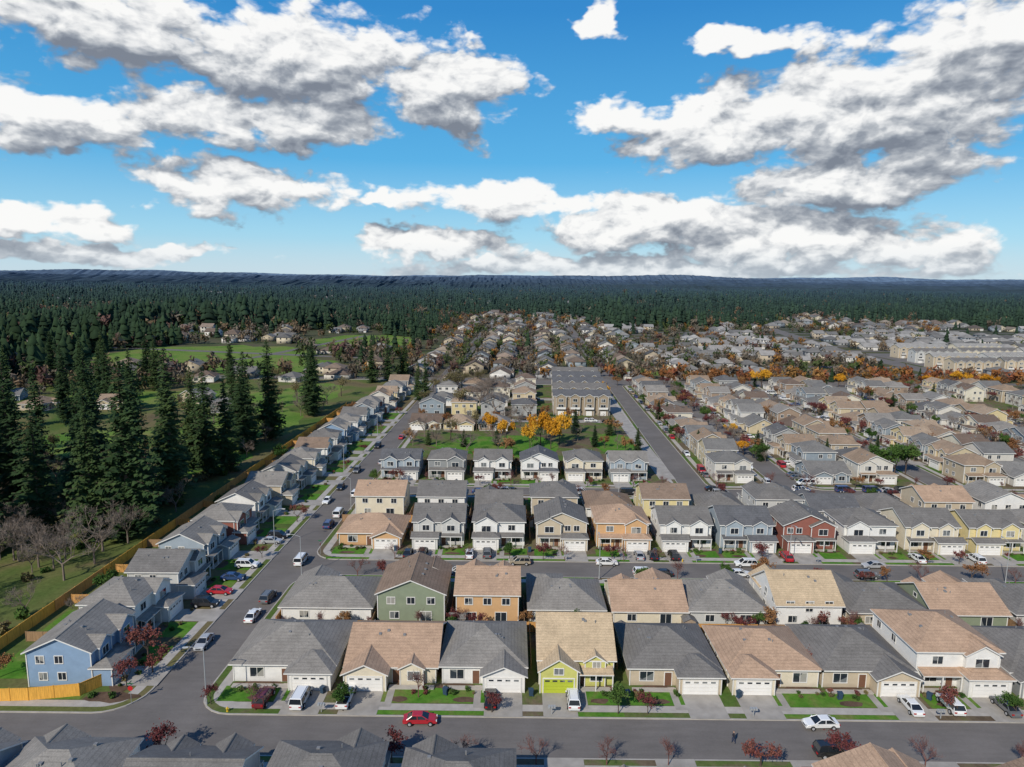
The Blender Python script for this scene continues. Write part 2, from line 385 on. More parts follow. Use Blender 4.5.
# ------------------------------------------------------------------ near house rows
W=(.68,.665,.63); LG=(.48,.475,.45); TAN=(.48,.40,.29); GRN=(.22,.255,.175); ORG=(.54,.33,.165); YG=(.50,.49,.15)
BLU=(.22,.315,.44); YEL=(.64,.54,.28); RED=(.26,.10,.075); CRM=(.62,.55,.42); DG=(.24,.25,.25); SLT=(.30,.35,.39)
rG=(.225,.208,.185); rT=(.39,.265,.18); rD=(.115,.115,.118); rB=(.23,.165,.12); rL=(.46,.35,.225); rM=(.165,.154,.141)
GD2=m_yellow_paint
row1=[(-33.5,15,'hip1',1,W,rG),(-17.5,13.2,'gab1',-1,CRM,rT),(-3.8,12.2,'hip1',1,W,rG),(10,11,'two_half',-1,YG,rL),
 (24.5,13,'hip1',1,TAN,rM),(39.3,13.4,'hip1',-1,CRM,rT),(53.3,13.2,'hip1',1,TAN,rM),(67,12.4,'two_hip',1,W,rT),(81,13,'hip1',-1,DG,rM),(95.5,13,'gab1',1,W,rB),(110,13,'hip1',1,TAN,rG),(125,13,'two_gx',1,LG,rG)]
row2=[(-32,15.5,'hip1',1,W,rG),(-17.2,11.6,'two_gy',1,GRN,rB),(-3.9,10.8,'two_gx',-1,ORG,rT),(10,12.8,'hip1',1,LG,rG),(24.5,12.6,'gab1',-1,CRM,rT),
 (38.3,13.3,'hip1',-1,LG,rG),(52.2,11.2,'two_half',1,W,rL),(66.3,13.6,'hip1',1,TAN,rM),(80.5,12.8,'gab1',-1,GRN,rT),(95,13,'hip1',1,LG,rM),(109.5,13,'hip1',-1,W,rG),(124,12,'two_gx',-1,CRM,rG)]
row3=[(-31.5,14,'hip1',1,ORG,rT),(-16.2,11.2,'two_gx',-1,LG,rM),(-2.6,11.4,'two_hip',-1,W,rM),(11.5,11.2,'two_gy',1,TAN,rM),(25.3,11.6,'two_hip',1,ORG,rT),
 (39.5,11.4,'two_gx',-1,W,rM),(53.2,11.6,'two_gx',1,SLT,rD),(67.3,11.4,'two_gy',-1,RED,rM),(81,11.6,'two_hip',-1,W,rM),(95,11.8,'two_gx',1,CRM,rM),(109.3,11.8,'two_gx',-1,YEL,rM),(123.5,11.6,'two_hip',1,W,rG),(138,11.6,'two_gy',1,TAN,rT)]
row4=[(-33,12,'two_gx',1,CRM,rT),(-17.5,11.6,'two_gx',-1,W,rM),(-3,11.4,'gab1',1,LG,rM),(11,11.4,'two_hip',-1,TAN,rM),(25,11.4,'hip1',1,W,rB),
 (39,11.4,'two_gx',1,YEL,rB),(53.5,11.4,'hip1',-1,W,rM),(67.5,11.6,'two_hip',1,LG,rM),(82,12,'gab1',1,SLT,rD),(96,12,'hip1',-1,W,rM),(110,12,'two_gx',1,TAN,rT),(125,11.6,'two_gy',1,W,rG),(139,12,'hip1',1,CRM,rT)]
row5=[(-33.5,11.4,'two_gx',1,SLT,rD),(-19.5,10.8,'two_hip',1,DG,rM),(-5.5,11,'two_gx',-1,W,rM),(8.5,11,'two_gy',1,W,rD),(22,11,'two_hip',-1,CRM,rM),(35.5,11,'two_gx',-1,SLT,rG)]
names={YG:'yellow_green_house',W:'white_house',BLU:'blue_house',ORG:'orange_tan_house',GRN:'green_house',YEL:'yellow_house',RED:'red_house',CRM:'cream_house',LG:'grey_house',TAN:'tan_house',DG:'dark_grey_house',SLT:'slate_blue_house'}
def do_row(row,yfront,d,north,street_y):
    for i,(x,w,kind,side,wall,roof) in enumerate(row):
        yc=yfront+(-d/2 if north else d/2)
        rot=(math.pi if north else 0)
        dj=R.uniform(-.6,.6)
        house(names[wall],x,yc+dj*.5,rot,kind,w,d+dj,side,wall,roof,GD2 if wall==YG else None)
        sd=-side if north else side
        gw=min(6.2,w*.5); gc=x+sd*(w/2-gw/2)
        s=1 if north else -1
        ya,yb=sorted((yfront-.35*s,street_y))
        rectp(drives,gc-gw*.44,gc+gw*.44,ya,yb,.16)
        ox=x-sd*gw/2; ow=(w-gw)/2+ .6
        inner=street_y-s*2.9
        ya,yb=sorted((yfront-s*1.0,inner))
        if R.random()<.85: rectp(lawns,ox-ow,ox+ow,ya,yb,.145+.0005*(i%5))
        ya,yb=sorted((street_y-s*.3,street_y-s*1.25))
        if R.random()<.8: rectp(lawns,ox-ow-.5,ox+ow,ya,yb,.131+.0005*(i%3))
        wy0,wy1=sorted((yfront-s*1.9, yfront-s*.9))
        blobp(mulch,ox-sd*R.uniform(-1,1.5),(wy0+wy1)/2,ow*.8,1.0,.152+.001*(i%4))
        if R.random()<.5: blobp(mulch,ox+R.uniform(-2,2),inner-s*.9,R.uniform(1,2.4),.7,.1535+.001*(i%3))
        dx=gc-sd*(gw*.44+1.1)
        ya,yb=sorted((yfront-s*1.8,street_y-s*2.0)); 
        rectp(drives,min(dx,gc-sd*gw*.44),max(dx,gc-sd*gw*.44),yb-1.1 if s>0 else ya,yb if s>0 else ya+1.1,.158)
        rectp(drives,dx-.5,dx+.5,ya,yb,.1565)
do_row(row1,91.6,14.8,False,86); do_row(row2,125.6,14,True,131)
do_row(row3,144.3,13.2,False,138.5); do_row(row4,178,13,True,184); do_row(row5,197,12.4,False,191)
for (row,ra,rb) in ((row1,98,109),(row2,109,119),(row3,150,161.3),(row4,161.3,171),(row5,203,213.5)):
    for a,b_ in zip(row[:-1],row[1:]):
        xb=(a[0]+a[1]/2+b_[0]-b_[1]/2)/2
        fence(xb,ra,xb,rb,1.75)
    up=row in(row1,row3,row5)
    for a in row:
        if R.random()<.6:
            yy=rb-1.9 if up else ra+2.0
            rectp(lawns,a[0]-a[1]/2+R.uniform(0,2),a[0]+a[1]/2-R.uniform(0,3),yy-1.5,yy+1.4,.14+.001*(int(a[0])%5))
        rectp(drives,a[0]-2,a[0]+1.5,(rb-4.3 if up else ra+2.2),(rb-2.4 if up else ra+4.3),.151)
for y,x1 in ((109,140),(161.3,150),(213.5,44)):
    x=-41.5
    while x<x1:
        fence(x,y,min(x+14,x1),y,1.8,m_fence_org if R.random()<.35 else m_fence); x+=14
fence(-40.8,98,-40.8,108.9,1.8); fence(-40.2,110,-40.2,124,1.8,m_fence_org); fence(-39.8,150,-39.6,161,1.8,m_fence_org)
m_shed=plain('shed_boards',(.3,.24,.18),.8,.3,2)
def shed(x,y):
    b=MB(); b.box(-1.3,1.3,-1,1,0,1.9); b.poly([(-1.5,-1.2,1.85),(1.5,-1.2,1.85),(1.5,0,2.5),(-1.5,0,2.5)],1); b.poly([(1.5,1.2,1.85),(-1.5,1.2,1.85),(-1.5,0,2.5),(1.5,0,2.5)],1)
    for q in (-1.3,1.3): b.poly([(q,-1,1.9),(q,1,1.9),(q,0,2.45)])
    b.box(-.4,.4,-1.04,-1,.05,1.75,2); obj('garden_shed',b.mesh('garden_shed',[m_shed,shingle(rM),m_trim]),(x,y,.12),R.choice((0,1.57,3.14)))
for x,y in ((-37,107.2),(-9,110.8),(19,107.3),(31,110.8),(60,107.3),(73,110.9),(-22,159.6),(5,159.7),(45,163),(60,159.6),(88,163.2),(103,159.8)): shed(x,y)

# west side of the left street (houses face east)
wcols=[(BLU,rG,'two_gx'),(W,rG,'two_hip'),(LG,rM,'two_gy'),(SLT,rG,'two_gx'),(RED,rG,'two_hip'),(W,rM,'two_gx'),(TAN,rG,'two_gy'),(LG,rM,'two_gx'),(CRM,rG,'two_hip'),(W,rB,'two_gy'),(LG,rM,'two_hip')]
y=97.8; i=0
while y<300:
    wl,rf,kd=wcols[i%len(wcols)]
    x=shx(-66.4,y)+R.uniform(-.8,.8)+(1.8 if i==0 else 0); sd=1 if i%2 else -1
    w_=11.6 if i==0 else 10.0
    house(names[wl],x,y,math.pi/2+(R.uniform(-.03,.03) if i else .03),kd,w_,12.0,sd,wl,rf)
    gw=min(6.2,w_*.5); gy=y+sd*(w_/2-gw/2)
    drives.poly([(x+5.9,gy-gw*.44,.16),(shx(-52,y),gy-gw*.44,.16),(shx(-52,y),gy+gw*.44,.16),(x+5.9,gy+gw*.44,.16)])
    oy=y-sd*gw/2; rectp(lawns,x+5.4,shx(-54.9,y),oy-2.6,oy+2.6,.145)
    blobp(mulch,x+5.8,oy,.9,2.0,.152)
    rectp(lawns,x-14,x-7,y-4,y+4,.14)
    fence(x-15.0,y+6.5,x-4,y+6.5,1.7,m_fence_org if i%3 else m_fence)
    y+=13.3; i+=1
y=86.5
while y<310:
    fence(shx(-82,y),y,shx(-82,y+14),y+14,2.0,m_fence_new if (y<105 or 120<y<150 or y>190) else m_fence_org); y+=14
fence(-80.5,87.8,-68.0,88.6,1.9,m_fence_new); fence(-68.0,88.6,-61.5,89.8,1.9,m_fence_new); fence(-61.5,89.8,-59.5,92.5,1.9,m_fence_new)
rectp(lawns,-76,-61,89,91.5,.141); blobp(mulch,-57,89.6,4.0,1.4,.15); blobp(mulch,-57.0,92.5,2.0,1.8,.151)
for (x,kd,w,wl,rf,dy) in ((-63,'two_gx',12,SLT,rG,1.4),(-49.5,'two_hip',12,W,rG,1.8),(-35,'two_gx',12,LG,rM,.8),(-20.5,'two_hip',12,W,rM,1.6),(-5.5,'two_hip',12,DG,rM,.6),(10,'gab1',13,W,rG,-3),(24,'hip1',13,LG,rG,-3),(41,'two_gy',12,W,rT,-1.2),(57,'two_gy',11,CRM,rB,-3),(72,'hip1',13,LG,rM,-1),(86,'two_gx',11,W,rG,-1),(-77,'two_gy',11,W,rG,.9)):
    house(names[wl],x,67.6+dy,math.pi,kd,w,12.5,1 if int(x)%2 else -1,wl,rf)
    rectp(drives,x-5.5,x-.5,73.6+dy,78,.16)

# ------------------------------------------------------------------ mid-distance neighbourhoods (individual houses)
y=219
while y<382:
    mid_house(shx(66,y),y,math.pi/2); 
    for a,rt in ((94,-math.pi/2),(111.5,math.pi/2),(140.5,-math.pi/2),(155,math.pi/2),(183.5,-math.pi/2),(198,math.pi/2),(226.5,-math.pi/2),(248,math.pi/2)):
        if R.random()<.94: mid_house(shx(a,y)+R.uniform(-.8,.8),y+R.uniform(-.8,.8),rt)
    y+=12.8
for a in (64,93,107,139,153,183,198,227,242): mid_house(shx(a,203),203,0)
for x in (-37,-24,-10): mid_house(x+3,270,0,True)
for x in (-38,-25,-12,1): mid_house(x+4+R.uniform(-1,1),299+R.uniform(-1,1),math.pi,False)
for x in (-38,-25,-12,1): mid_house(x+5+R.uniform(-1,1),322,0,False)
for x in (-38,-25,-12,1): mid_house(x+6+R.uniform(-1,1),347,math.pi,False)
for x in (-38,-25,-12,1): mid_house(x+6+R.uniform(-1,1),370,0,False)
for yy in (312,328,344,360,376): mid_house(shx(-65,yy),yy,math.pi/2)
for x,yy,rt in ((-128,300,.4),(-150,322,1.2),(-180,305,.2),(-210,300,1.5),(-240,320,.3),(-175,385,.2),(-125,388,1.3)): mid_house(x,yy,rt,True)
y=219
while y<382:
    for a,b_ in ((72.5,75.5),(83.5,88),(118,122),(130,134.5),(161,165),(173,177.5)):
        yy=y+R.choice((-2.5,2.5)); drives.poly([(shx(a,yy),yy-2.4,.16),(shx(b_,yy),yy-2.4,.16),(shx(b_,yy),yy+2.4,.16),(shx(a,yy),yy+2.4,.16)])
    y+=12.8
rectp(lawns,-36,44,216,220,.141); blobp(lawns,-4,240,24,17,.1425,22); blobp(lawns,38,246,9,18,.1422)
drives.poly([(-40,281,.15),(48,281,.15),(48,287,.15),(-40,287,.15)]); rectp(drives,-38,50,333,339,.15)
rectp(drives,45,50,200,380,.152)
def townhouse(name,x,y,rot,n,uw=6.2,rf=rB,wl=(.30,.24,.17),z0=.14):
    P={k:MB() for k in KEYS}; w=n*uw; d=10
    vol(P,-w/2,w/2,-d/2,d/2,0,8.6,'gx',.4,.5)
    for i in range(n):
        c=-w/2+uw*(i+.5)
        vol(P,c-2.2,c+2.2,-d/2-1.2,-d/2+4,0,8.3,'gy',.6,.35)
        f=FM['S'](-d/2-1.2); 
        for j in range(4): fbox(P['garage_door'],f,c-1.3,c+1.3,.05+j*.52,.05+j*.52+.48,0,.05)
        window(P,'S',-d/2-1.2,c,3.5,2.2,1.4,1); window(P,'S',-d/2-1.2,c,6.2,1.8,1.3,1)
        for z in (.9,3.6,6.3): window(P,'N',d/2,c,z,1.8,1.4,1)
        P['porch'].box(c-2,c+2,-d/2-2.2,-d/2-1.2,2.9,3.05); P['trim'].box(c-2,c+2,-d/2-2.2,-d/2-2.14,3.05,3.9)
    for z in (3.6,6.3): window(P,'E',w/2,0,z,1.3,1.3,1); window(P,'W',-w/2,0,z,1.3,1.3,1)
    mt=mats_for(wl,rf); e=empty(name,(x,y,z0),rot)
    for k in KEYS:
        if P[k].v: o=bpy.data.objects.new(k,P[k].mesh(k,[mt[k]])); link(o); o.parent=e
for q,(x_,y_) in enumerate(((31,302),(32,322),(33,342),(34,362),(35,380))): townhouse('townhouse_row',x_,y_,0,4,rf=(rD,rM,rD)[q%3])
for x_,y_,r_,n_ in ((306,452,.1,5),(350,458,-.1,6),(312,482,0,5),(356,490,.15,6),(318,514,0,5),(364,524,.1,7),(410,480,.3,6),(415,520,.1,6),(326,548,.1,6),(380,560,.1,6)):
    townhouse('apartment_building',x_,y_,r_,n_,6.4,rf=R.choice((rG,rM,(.30,.285,.26))),wl=R.choice((CRM,LG,TAN)),z0=-.05)

# ------------------------------------------------------------------ vegetation
def leafmat(name,cols,sc=.8):
    m,nt,b=newmat(name,.9,.1)
    p=POS(nt); f=NOI(nt,p,sc,3,.6)
    f=M(nt,'ADD',M(nt,'MULTIPLY',f,.75),M(nt,'MULTIPLY',RND(nt),.3))
    c=RAMP(nt,f,[(.25+.5*i/(len(cols)-1),k) for i,k in enumerate(cols)])
    setin(nt,b.inputs['Base Color'],c); return m
m_fir=leafmat('fir_needles',[(.018,.034,.014),(.032,.060,.022),(.064,.095,.030)])
m_bark=plain('bark',(.085,.062,.048),.95,.4,2)
m_twig=plain('twigs',(.19,.15,.12),.95,.35,.6)
m_twig_red=plain('red_twigs',(.15,.07,.06),.95,.35,.6)
m_orange=leafmat('orange_leaves',[(.34,.14,.015),(.54,.25,.02),(.64,.36,.04)])
m_rust=leafmat('rust_leaves',[(.15,.07,.035),(.24,.115,.05),(.30,.17,.07)])
m_dred=leafmat('dark_red_leaves',[(.08,.025,.028),(.15,.045,.042),(.19,.075,.055)])
m_green=leafmat('green_leaves',[(.025,.055,.014),(.05,.10,.022),(.09,.14,.035)])
m_olive=leafmat('olive_leaves',[(.08,.07,.035),(.14,.12,.055),(.20,.16,.075)])
def quadleaf(b,c,s,rnd,m=1,flat=.0):
    n=Vector((rnd.gauss(0,1),rnd.gauss(0,1),rnd.gauss(0,1)+flat)).normalized()
    u=n.orthogonal().normalized(); q=Matrix.Rotation(rnd.random()*6.28,3,n); u=q@u; v_=n.cross(u)
    b.poly([tuple(c+u*s),tuple(c+v_*s*.7),tuple(c-u*s*.8),tuple(c-v_*s*.7)],m)
def fir_mesh(seed,H=30,lv=50,dense=9):
    rnd=random.Random(seed); b=MB(); b.tube((0,0,0),(0,0,H*.6),.55,.3,8,0); b.tube((0,0,H*.6),(0,0,H*.99),.3,.04,6,0)
    lop=[rnd.uniform(.7,1.25) for _ in range(8)]
    for i in range(lv):
        t=i/(lv-1); z=H*(.05+.94*t); Rm=H*.185*((1-t)**.75)*(.6+.4*min(1,t*6))*rnd.uniform(.82,1.15)+.25
        k=dense if t<.85 else 6
        for j in range(k):
            a=rnd.random()*6.283; L=Rm*rnd.uniform(.5,1.12)*lop[int(a/6.2832*8)%8]
            d=Vector((math.cos(a),math.sin(a),0)); dr=rnd.uniform(-.38,-.02)+.28*t
            e=Vector((0,0,z))+d*L+Vector((0,0,dr*L))
            if t<.6 and j%3==0: b.tube((0,0,z),tuple(e),.06,.02,3,0)
            ns=max(3,int(L*1.7))
            side=Vector((-d.y,d.x,0))
            for q in range(ns):
                s=(q+.6)/ns; c=Vector((0,0,z)).lerp(e,s)+Vector((rnd.uniform(-.3,.3),rnd.uniform(-.3,.3),rnd.uniform(-.35,.15)))
                wd=(1.25-s*.7)*rnd.uniform(.55,1.0)*min(1.7,.5+L*.25)
                for sg in (-1,1):
                    tip=c+side*sg*wd*rnd.uniform(.7,1.2)+d*wd*.6+Vector((0,0,-wd*rnd.uniform(.2,.7)))
                    b.poly([tuple(c-d*.3*wd),tuple(c+d*wd*.9+Vector((0,0,-.15*wd))),tuple(tip)],1)
    return b.mesh('fir_body',[m_bark,m_fir])
def branch(b,p,d,L,r,dep,rnd,tips,spread=.55,m=0,up=.12):
    e=p+d*L; b.tube(tuple(p),tuple(e),r,r*.62,5 if dep>2 else 3,m)
    if dep==0: tips.append(e); return
    if dep<=2: tips.append(e)
    n=3 if dep>1 else 2
    for i in range(n):
        nd=(d+Vector((rnd.gauss(0,spread),rnd.gauss(0,spread),rnd.gauss(0,spread*.5)+up))).normalized()
        branch(b,p.lerp(e,rnd.uniform(.65,1)),nd,L*rnd.uniform(.6,.85),r*.6,dep-1,rnd,tips,spread,m,up)
def leafy_mesh(seed,H,mat,dens=22,ls=.28,cr=.9,dep=3,trunk=None):
    rnd=random.Random(seed); b=MB(); tips=[]
    branch(b,Vector((0,0,0)),Vector((0,0,1)),H*.3,H*.022,dep+1,rnd,tips)
    mx=max(t.z for t in tips); s=H/mx
    b.v=[(v_[0]*s,v_[1]*s,v_[2]*s) for v_ in b.v]; tips=[t*s for t in tips]
    for t in tips:
        if rnd.random()<.12: continue
        c0=cr*rnd.uniform(.6,1.2)
        for _ in range(dens):
            c=t+Vector((rnd.gauss(0,.45),rnd.gauss(0,.45),rnd.gauss(0,.38)))*c0
            quadleaf(b,c,ls*rnd.uniform(.6,1.3),rnd)
    return b.mesh('tree_body',[trunk or m_bark,mat])
def bare_mesh(seed,H,mat,dep=5):
    rnd=random.Random(seed); b=MB(); tips=[]
    branch(b,Vector((0,0,0)),Vector((0,0,1)),H*.26,H*.018,dep,rnd,tips,.5)
    mx=max(t.z for t in tips); s=H/mx; b.v=[(v_[0]*s,v_[1]*s,v_[2]*s) for v_ in b.v]
    for t in tips:
        t=t*s
        for _ in range(2):
            q=t+Vector((rnd.gauss(0,.35),rnd.gauss(0,.35),rnd.uniform(.1,.7))); b.tube(tuple(t),tuple(q),.022,.01,3,0)
    return b.mesh('bare_tree_body',[mat])
def shrub_mesh(seed,mat,r=.7,n=150):
    rnd=random.Random(seed); b=MB()
    for i in range(6): 
        b.tube((0,0,0),(rnd.uniform(-.4,.4)*r,rnd.uniform(-.4,.4)*r,r*rnd.uniform(.6,1.1)),.03,.01,3,0)
    lob=[(Vector((rnd.uniform(-.5,.5)*r,rnd.uniform(-.5,.5)*r,rnd.uniform(.35,.75)*r)),rnd.uniform(.35,.6)*r) for _ in range(5)]
    for _ in range(n):
        c,q=rnd.choice(lob); d=Vector((rnd.gauss(0,1),rnd.gauss(0,1),rnd.gauss(0,1))).normalized()
        quadleaf(b,c+d*q*rnd.uniform(.6,1.05),.14*rnd.uniform(.6,1.4),rnd)
    return b.mesh('shrub_body',[m_bark,mat])
firs=[fir_mesh(1),fir_mesh(2),fir_mesh(3,30,54,9),fir_mesh(4,30,42,8),fir_mesh(5,30,46,9)]
T_or=[leafy_mesh(s,9,m_orange,26,.30,1.0) for s in (1,2)]
T_ru=[leafy_mesh(s,7,m_rust,14,.24,.85) for s in (3,4)]
T_dr=[leafy_mesh(s,4.2,m_dred,13,.14,.5,3) for s in (5,6)]
T_gr=[leafy_mesh(s,7.5,m_green,24,.28,1.0) for s in (7,8)]
T_ol=[leafy_mesh(s,8,m_olive,10,.2,.9) for s in (9,10)]
T_ba=[bare_mesh(s,8,m_twig) for s in (11,12,13)]
T_br=[bare_mesh(s,4,m_twig_red,4) for s in (14,15)]
S_g=[shrub_mesh(s,m_green) for s in (1,2)]; S_r=[shrub_mesh(3,m_dred)]; S_o=[shrub_mesh(4,m_olive)]
def put(name,protos,x,y,s=1,z=.1,sz=None):
    return obj(name,R.choice(protos),(x,y,z),R.random()*6.28,(s,s,(sz or s)))
def fir(x,y,h,f=.95):
    s=h/30; obj('fir_tree',R.choice(firs),(x,y,.05),R.random()*6.28,(s*f,s*f,s))
for x,y,h in ((-121,160,40),(-128,150,37),(-112,172,36),(-118,186,38),(-94,147,31),(-101,158,35),(-87.5,150,44),(-92,162,39),(-90,175,43),(-95,184,37),(-90.5,197,33),(-87,203,31),(-99,207,34),(-94,236,34),(-89,246,37),(-101,243,32),(-108,150,31),(-86,290,34),(-90,300,29),(-41,318,24),(-46,330,20),(-136,170,37),(-140,155,35),(-150,180,40),(-128,205,34),(-146,140,32),(-92,228,30),(-112,140,31),(-128,168,32),(-158,165,36),(-135,190,37),(-160,200,36)):
    fir(x,y,h*R.uniform(.94,1.04),R.uniform(.82,1.0))
for x,y,h in ((-72,392,28),(-64,402,26),(-80,385,24),(-170,300,28),(-190,316,30),(-205,335,25),(-180,270,32),(-195,255,28),(-210,280,31),(-112,380,24),(-160,384,26),(-185,350,28),(-200,370,28),(-220,345,30),(-230,380,28),(-245,360,30),(-260,340,30),(-250,300,30),(-235,280,30)):
    fir(x,y,h)
for i in range(34): put('bare_tree',T_ba,R.uniform(-118,-84),R.uniform(104,150),R.uniform(.7,1.4))
for i in range(46): put('bare_tree',T_ba,R.uniform(-140,-84),R.uniform(150,330),R.uniform(.6,1.3))
for i in range(22): put('olive_tree',T_ol,R.uniform(-170,-84),R.uniform(200,390),R.uniform(.6,1.4))
for i in range(60): put('shrub',S_o+S_g,R.uniform(-125,-84),R.uniform(105,210),R.uniform(1.2,3.0))
for x,y,s in ((-2,236,.95),(6.5,234,.9),(10.5,240,1.15),(14,236,1.05),(17.5,244,1.1),(13,250,.9),(-7,252,.8),(46,330,.9),(-10,262,.7)):
    put('maple_tree',T_or,x,y,s*.72,.1,s*1.16)
for x,y,s in ((-5,240,1.0),(25,262,1.2),(30,240,1.0),(44,232,1.1),(38,258,1.0),(-17,238,.8),(-30,240,.7)):
    obj('fir_tree',R.choice(firs),(x,y,.05),R.random()*6,(.36*s,.36*s,.27*s))
for i in range(18): put('bare_tree',T_ba,R.uniform(-40,45),R.uniform(222,290),R.uniform(.6,1.1))
for i in range(12): put('rust_tree',T_ru,R.uniform(-40,45),R.uniform(224,295),R.uniform(.6,1.0))
for i in range(12): put('olive_tree',T_ol,R.uniform(-42,-10),R.uniform(240,380),R.uniform(.8,1.5))
for i in range(16): put('bare_tree',T_ba,R.uniform(-45,12),R.uniform(280,385),R.uniform(.9,1.6))
for x in (-14.5,31.5,42,-43): put('plum_tree',T_dr,x,76.9,.95)
for x in (-6,3.5,12.3,20,52,64): put('bare_tree',T_br,x,76.9,.85)
put('plum_tree',T_dr,-56.5,99,1.3); put('plum_tree',T_dr,-56,92,.9); put('plum_tree',T_dr,-42,88.2,.6); put('plum_tree',T_dr,47,98,.8)
put('bare_tree',T_br,-13,90.3,1.0)
for yy in (87.0,129.8,139.4,182.8,192.3):
    x=-38
    while x<150:
        if R.random()<(.4 if yy<100 else .75):
            r=R.random(); xx=x+R.uniform(-3,3)
            if r<.45: put('bare_tree',T_br,xx,yy,R.uniform(.6,1.1))
            elif r<.76: put('plum_tree',T_dr,xx,yy,R.uniform(.6,1.0))
            elif r<.88: put('rust_tree',T_ru,xx,yy,R.uniform(.4,.65))
            else: put('green_tree',T_gr,xx,yy,R.uniform(.35,.55))
        x+=7.2
for i in range(170):
    yy=R.choice((109.5,161,214))+R.uniform(-2.0,2.2)
    r=R.random(); x=R.uniform(-39,140 if yy<200 else 44)
    if r<.3: put('bare_tree',T_br,x,yy,R.uniform(.5,.9))
    elif r<.55: put('shrub',S_g,x,yy,R.uniform(.8,1.6))
    elif r<.75: put('plum_tree',T_dr,x,yy,R.uniform(.4,.8))
    elif r<.9: put('green_tree',T_gr,x,yy,R.uniform(.25,.45))
    else: put('rust_tree',T_ru,x,yy,R.uniform(.35,.55))
for row,yf,s in ((row1,91.6,-1),(row3,144.3,-1),(row5,197,-1),(row2,125.6,1),(row4,178,1)):
    for (x,w,kind,side,wall,roof) in row:
        sd=-side if s>0 else side
        gw=min(6.2,w*.5); ox=x-sd*gw/2
        for j in range(R.randint(3,7)):
            put('shrub',S_g+S_g+S_r+S_o,ox+R.uniform(-1,1)*(w-gw)/2,yf+s*R.uniform(.1,1.6)-s*1.0,R.uniform(.5,.95),.13)
for i in range(16):
    yy=98+13.3*i
    for j in range(4): put('shrub',S_g+S_r+S_o,shx(-59.6,yy)+R.uniform(-.4,3.5),yy+R.uniform(-5,5),R.uniform(.5,1))
    if R.random()<.6: put(*R.choice((('plum_tree',T_dr),('bare_tree',T_br))),shx(-54.4,yy),yy+R.uniform(-5,5),R.uniform(.6,1))
    if R.random()<.5: put(*R.choice((('green_tree',T_gr),('rust_tree',T_ru),('bare_tree',T_ba))),shx(-76.5,yy),yy+R.uniform(-5,5),R.uniform(.4,.8))
for i in range(6): put('shrub',S_r+S_g,R.uniform(-60,-54.5),R.uniform(88.5,96),R.uniform(.6,1.1))
for i in range(7): put('shrub',S_g,-37.5-.2*i,144+1.7*i,1.1)
for i in range(400):
    a=R.choice((60,77.8,103,103,81,120,132,147.5,148,163,190,191,175,206,237,214,260)); yy=R.uniform(215,384); r=R.random()
    x=shx(a,yy)+R.uniform(-2,2)
    if r<.42: put('bare_tree',T_ba,x,yy,R.uniform(.4,.9))
    elif r<.56: put('rust_tree',T_ru,x,yy,R.uniform(.5,1.0))
    elif r<.76: put('plum_tree',T_dr,x,yy,R.uniform(.8,1.4))
    elif r<.95: put('green_tree',T_gr,x,yy,R.uniform(.4,.8))
    elif r<.965: put('maple_tree',T_or,x,yy,R.uniform(.4,.6))
    else: obj('fir_tree',R.choice(firs),(x,yy,.05),R.random()*6,(.33,.33,.28))
x=60
while x<330: put('rust_tree' if R.random()<.85 else 'maple_tree',T_ru if R.random()<.85 else T_or[:1],x,383+R.uniform(-3,2),R.uniform(.7,1.15)); x+=R.uniform(6,13)
for s,yy in ((1.0,218),(.8,221),(1.1,216)): put('green_tree',T_gr,shx(112,yy)+R.uniform(-4,14),yy-10,s*1.2)

# ------------------------------------------------------------------ cars
carmats={}
def paint(c):
    if c not in carmats:
        rgb={'white':(.74,.74,.72),'red':(.42,.02,.03),'darkred':(.13,.015,.02),'black':(.018,.018,.02),'silver':(.38,.385,.39),'grey':(.13,.135,.14),'blue':(.03,.06,.16),'tan':(.33,.28,.2),'green':(.03,.07,.05)}[c]
        m,nt,b=newmat('car_paint_'+c,.3,.5); b.inputs['Base Color'].default_value=(*rgb,1); b.inputs['Coat Weight'].default_value=.5; b.inputs['Coat Roughness'].default_value=.1
        carmats[c]=m
    return carmats[c]
m_cglass,_,bb=newmat('car_glass',.08,.6); bb.inputs['Base Color'].default_value=(.015,.018,.022,1)
m_tyre=plain('tyre',(.02,.02,.02),.9,.2,5); m_rim=plain('wheel_rim',(.35,.35,.36),.4,.1,5)
m_hl=plain('headlamp',(.6,.6,.58),.2,.05,3); m_tl=plain('tail_lamp',(.35,.01,.01),.3,.05,3)
CM={}
SPEC={'sedan':dict(L=4.6,hw=.9,prof=[(-2.3,.32),(-2.32,.62),(-2.22,.9),(-1.5,.98),(1.0,.96),(2.05,.8),(2.3,.6),(2.32,.32)],cab=(-1.75,1.15,-1.05,.3,.97,1.43),cw=(.8,.6)),
 'suv':dict(L=4.7,hw=.95,prof=[(-2.3,.38),(-2.35,.75),(-2.25,1.05),(-1.6,1.08),(1.1,1.06),(2.1,.95),(2.33,.7),(2.33,.38)],cab=(-2.2,1.3,-1.9,.55,1.06,1.72),cw=(.86,.7)),
 'van':dict(L=5.0,hw=.98,prof=[(-2.5,.35),(-2.52,.8),(-2.48,1.1),(-1.6,1.12),(1.5,1.08),(2.3,.9),(2.5,.65),(2.5,.35)],cab=(-2.46,1.9,-2.3,.95,1.1,1.88),cw=(.92,.8)),
 'pickup':dict(L=5.5,hw=.98,prof=[(-2.75,.45),(-2.77,.8),(-2.74,1.12),(-.9,1.12),(1.2,1.12),(2.4,1.02),(2.7,.8),(2.72,.45)],cab=(-.85,1.35,-.65,.65,1.12,1.78),cw=(.86,.72))}
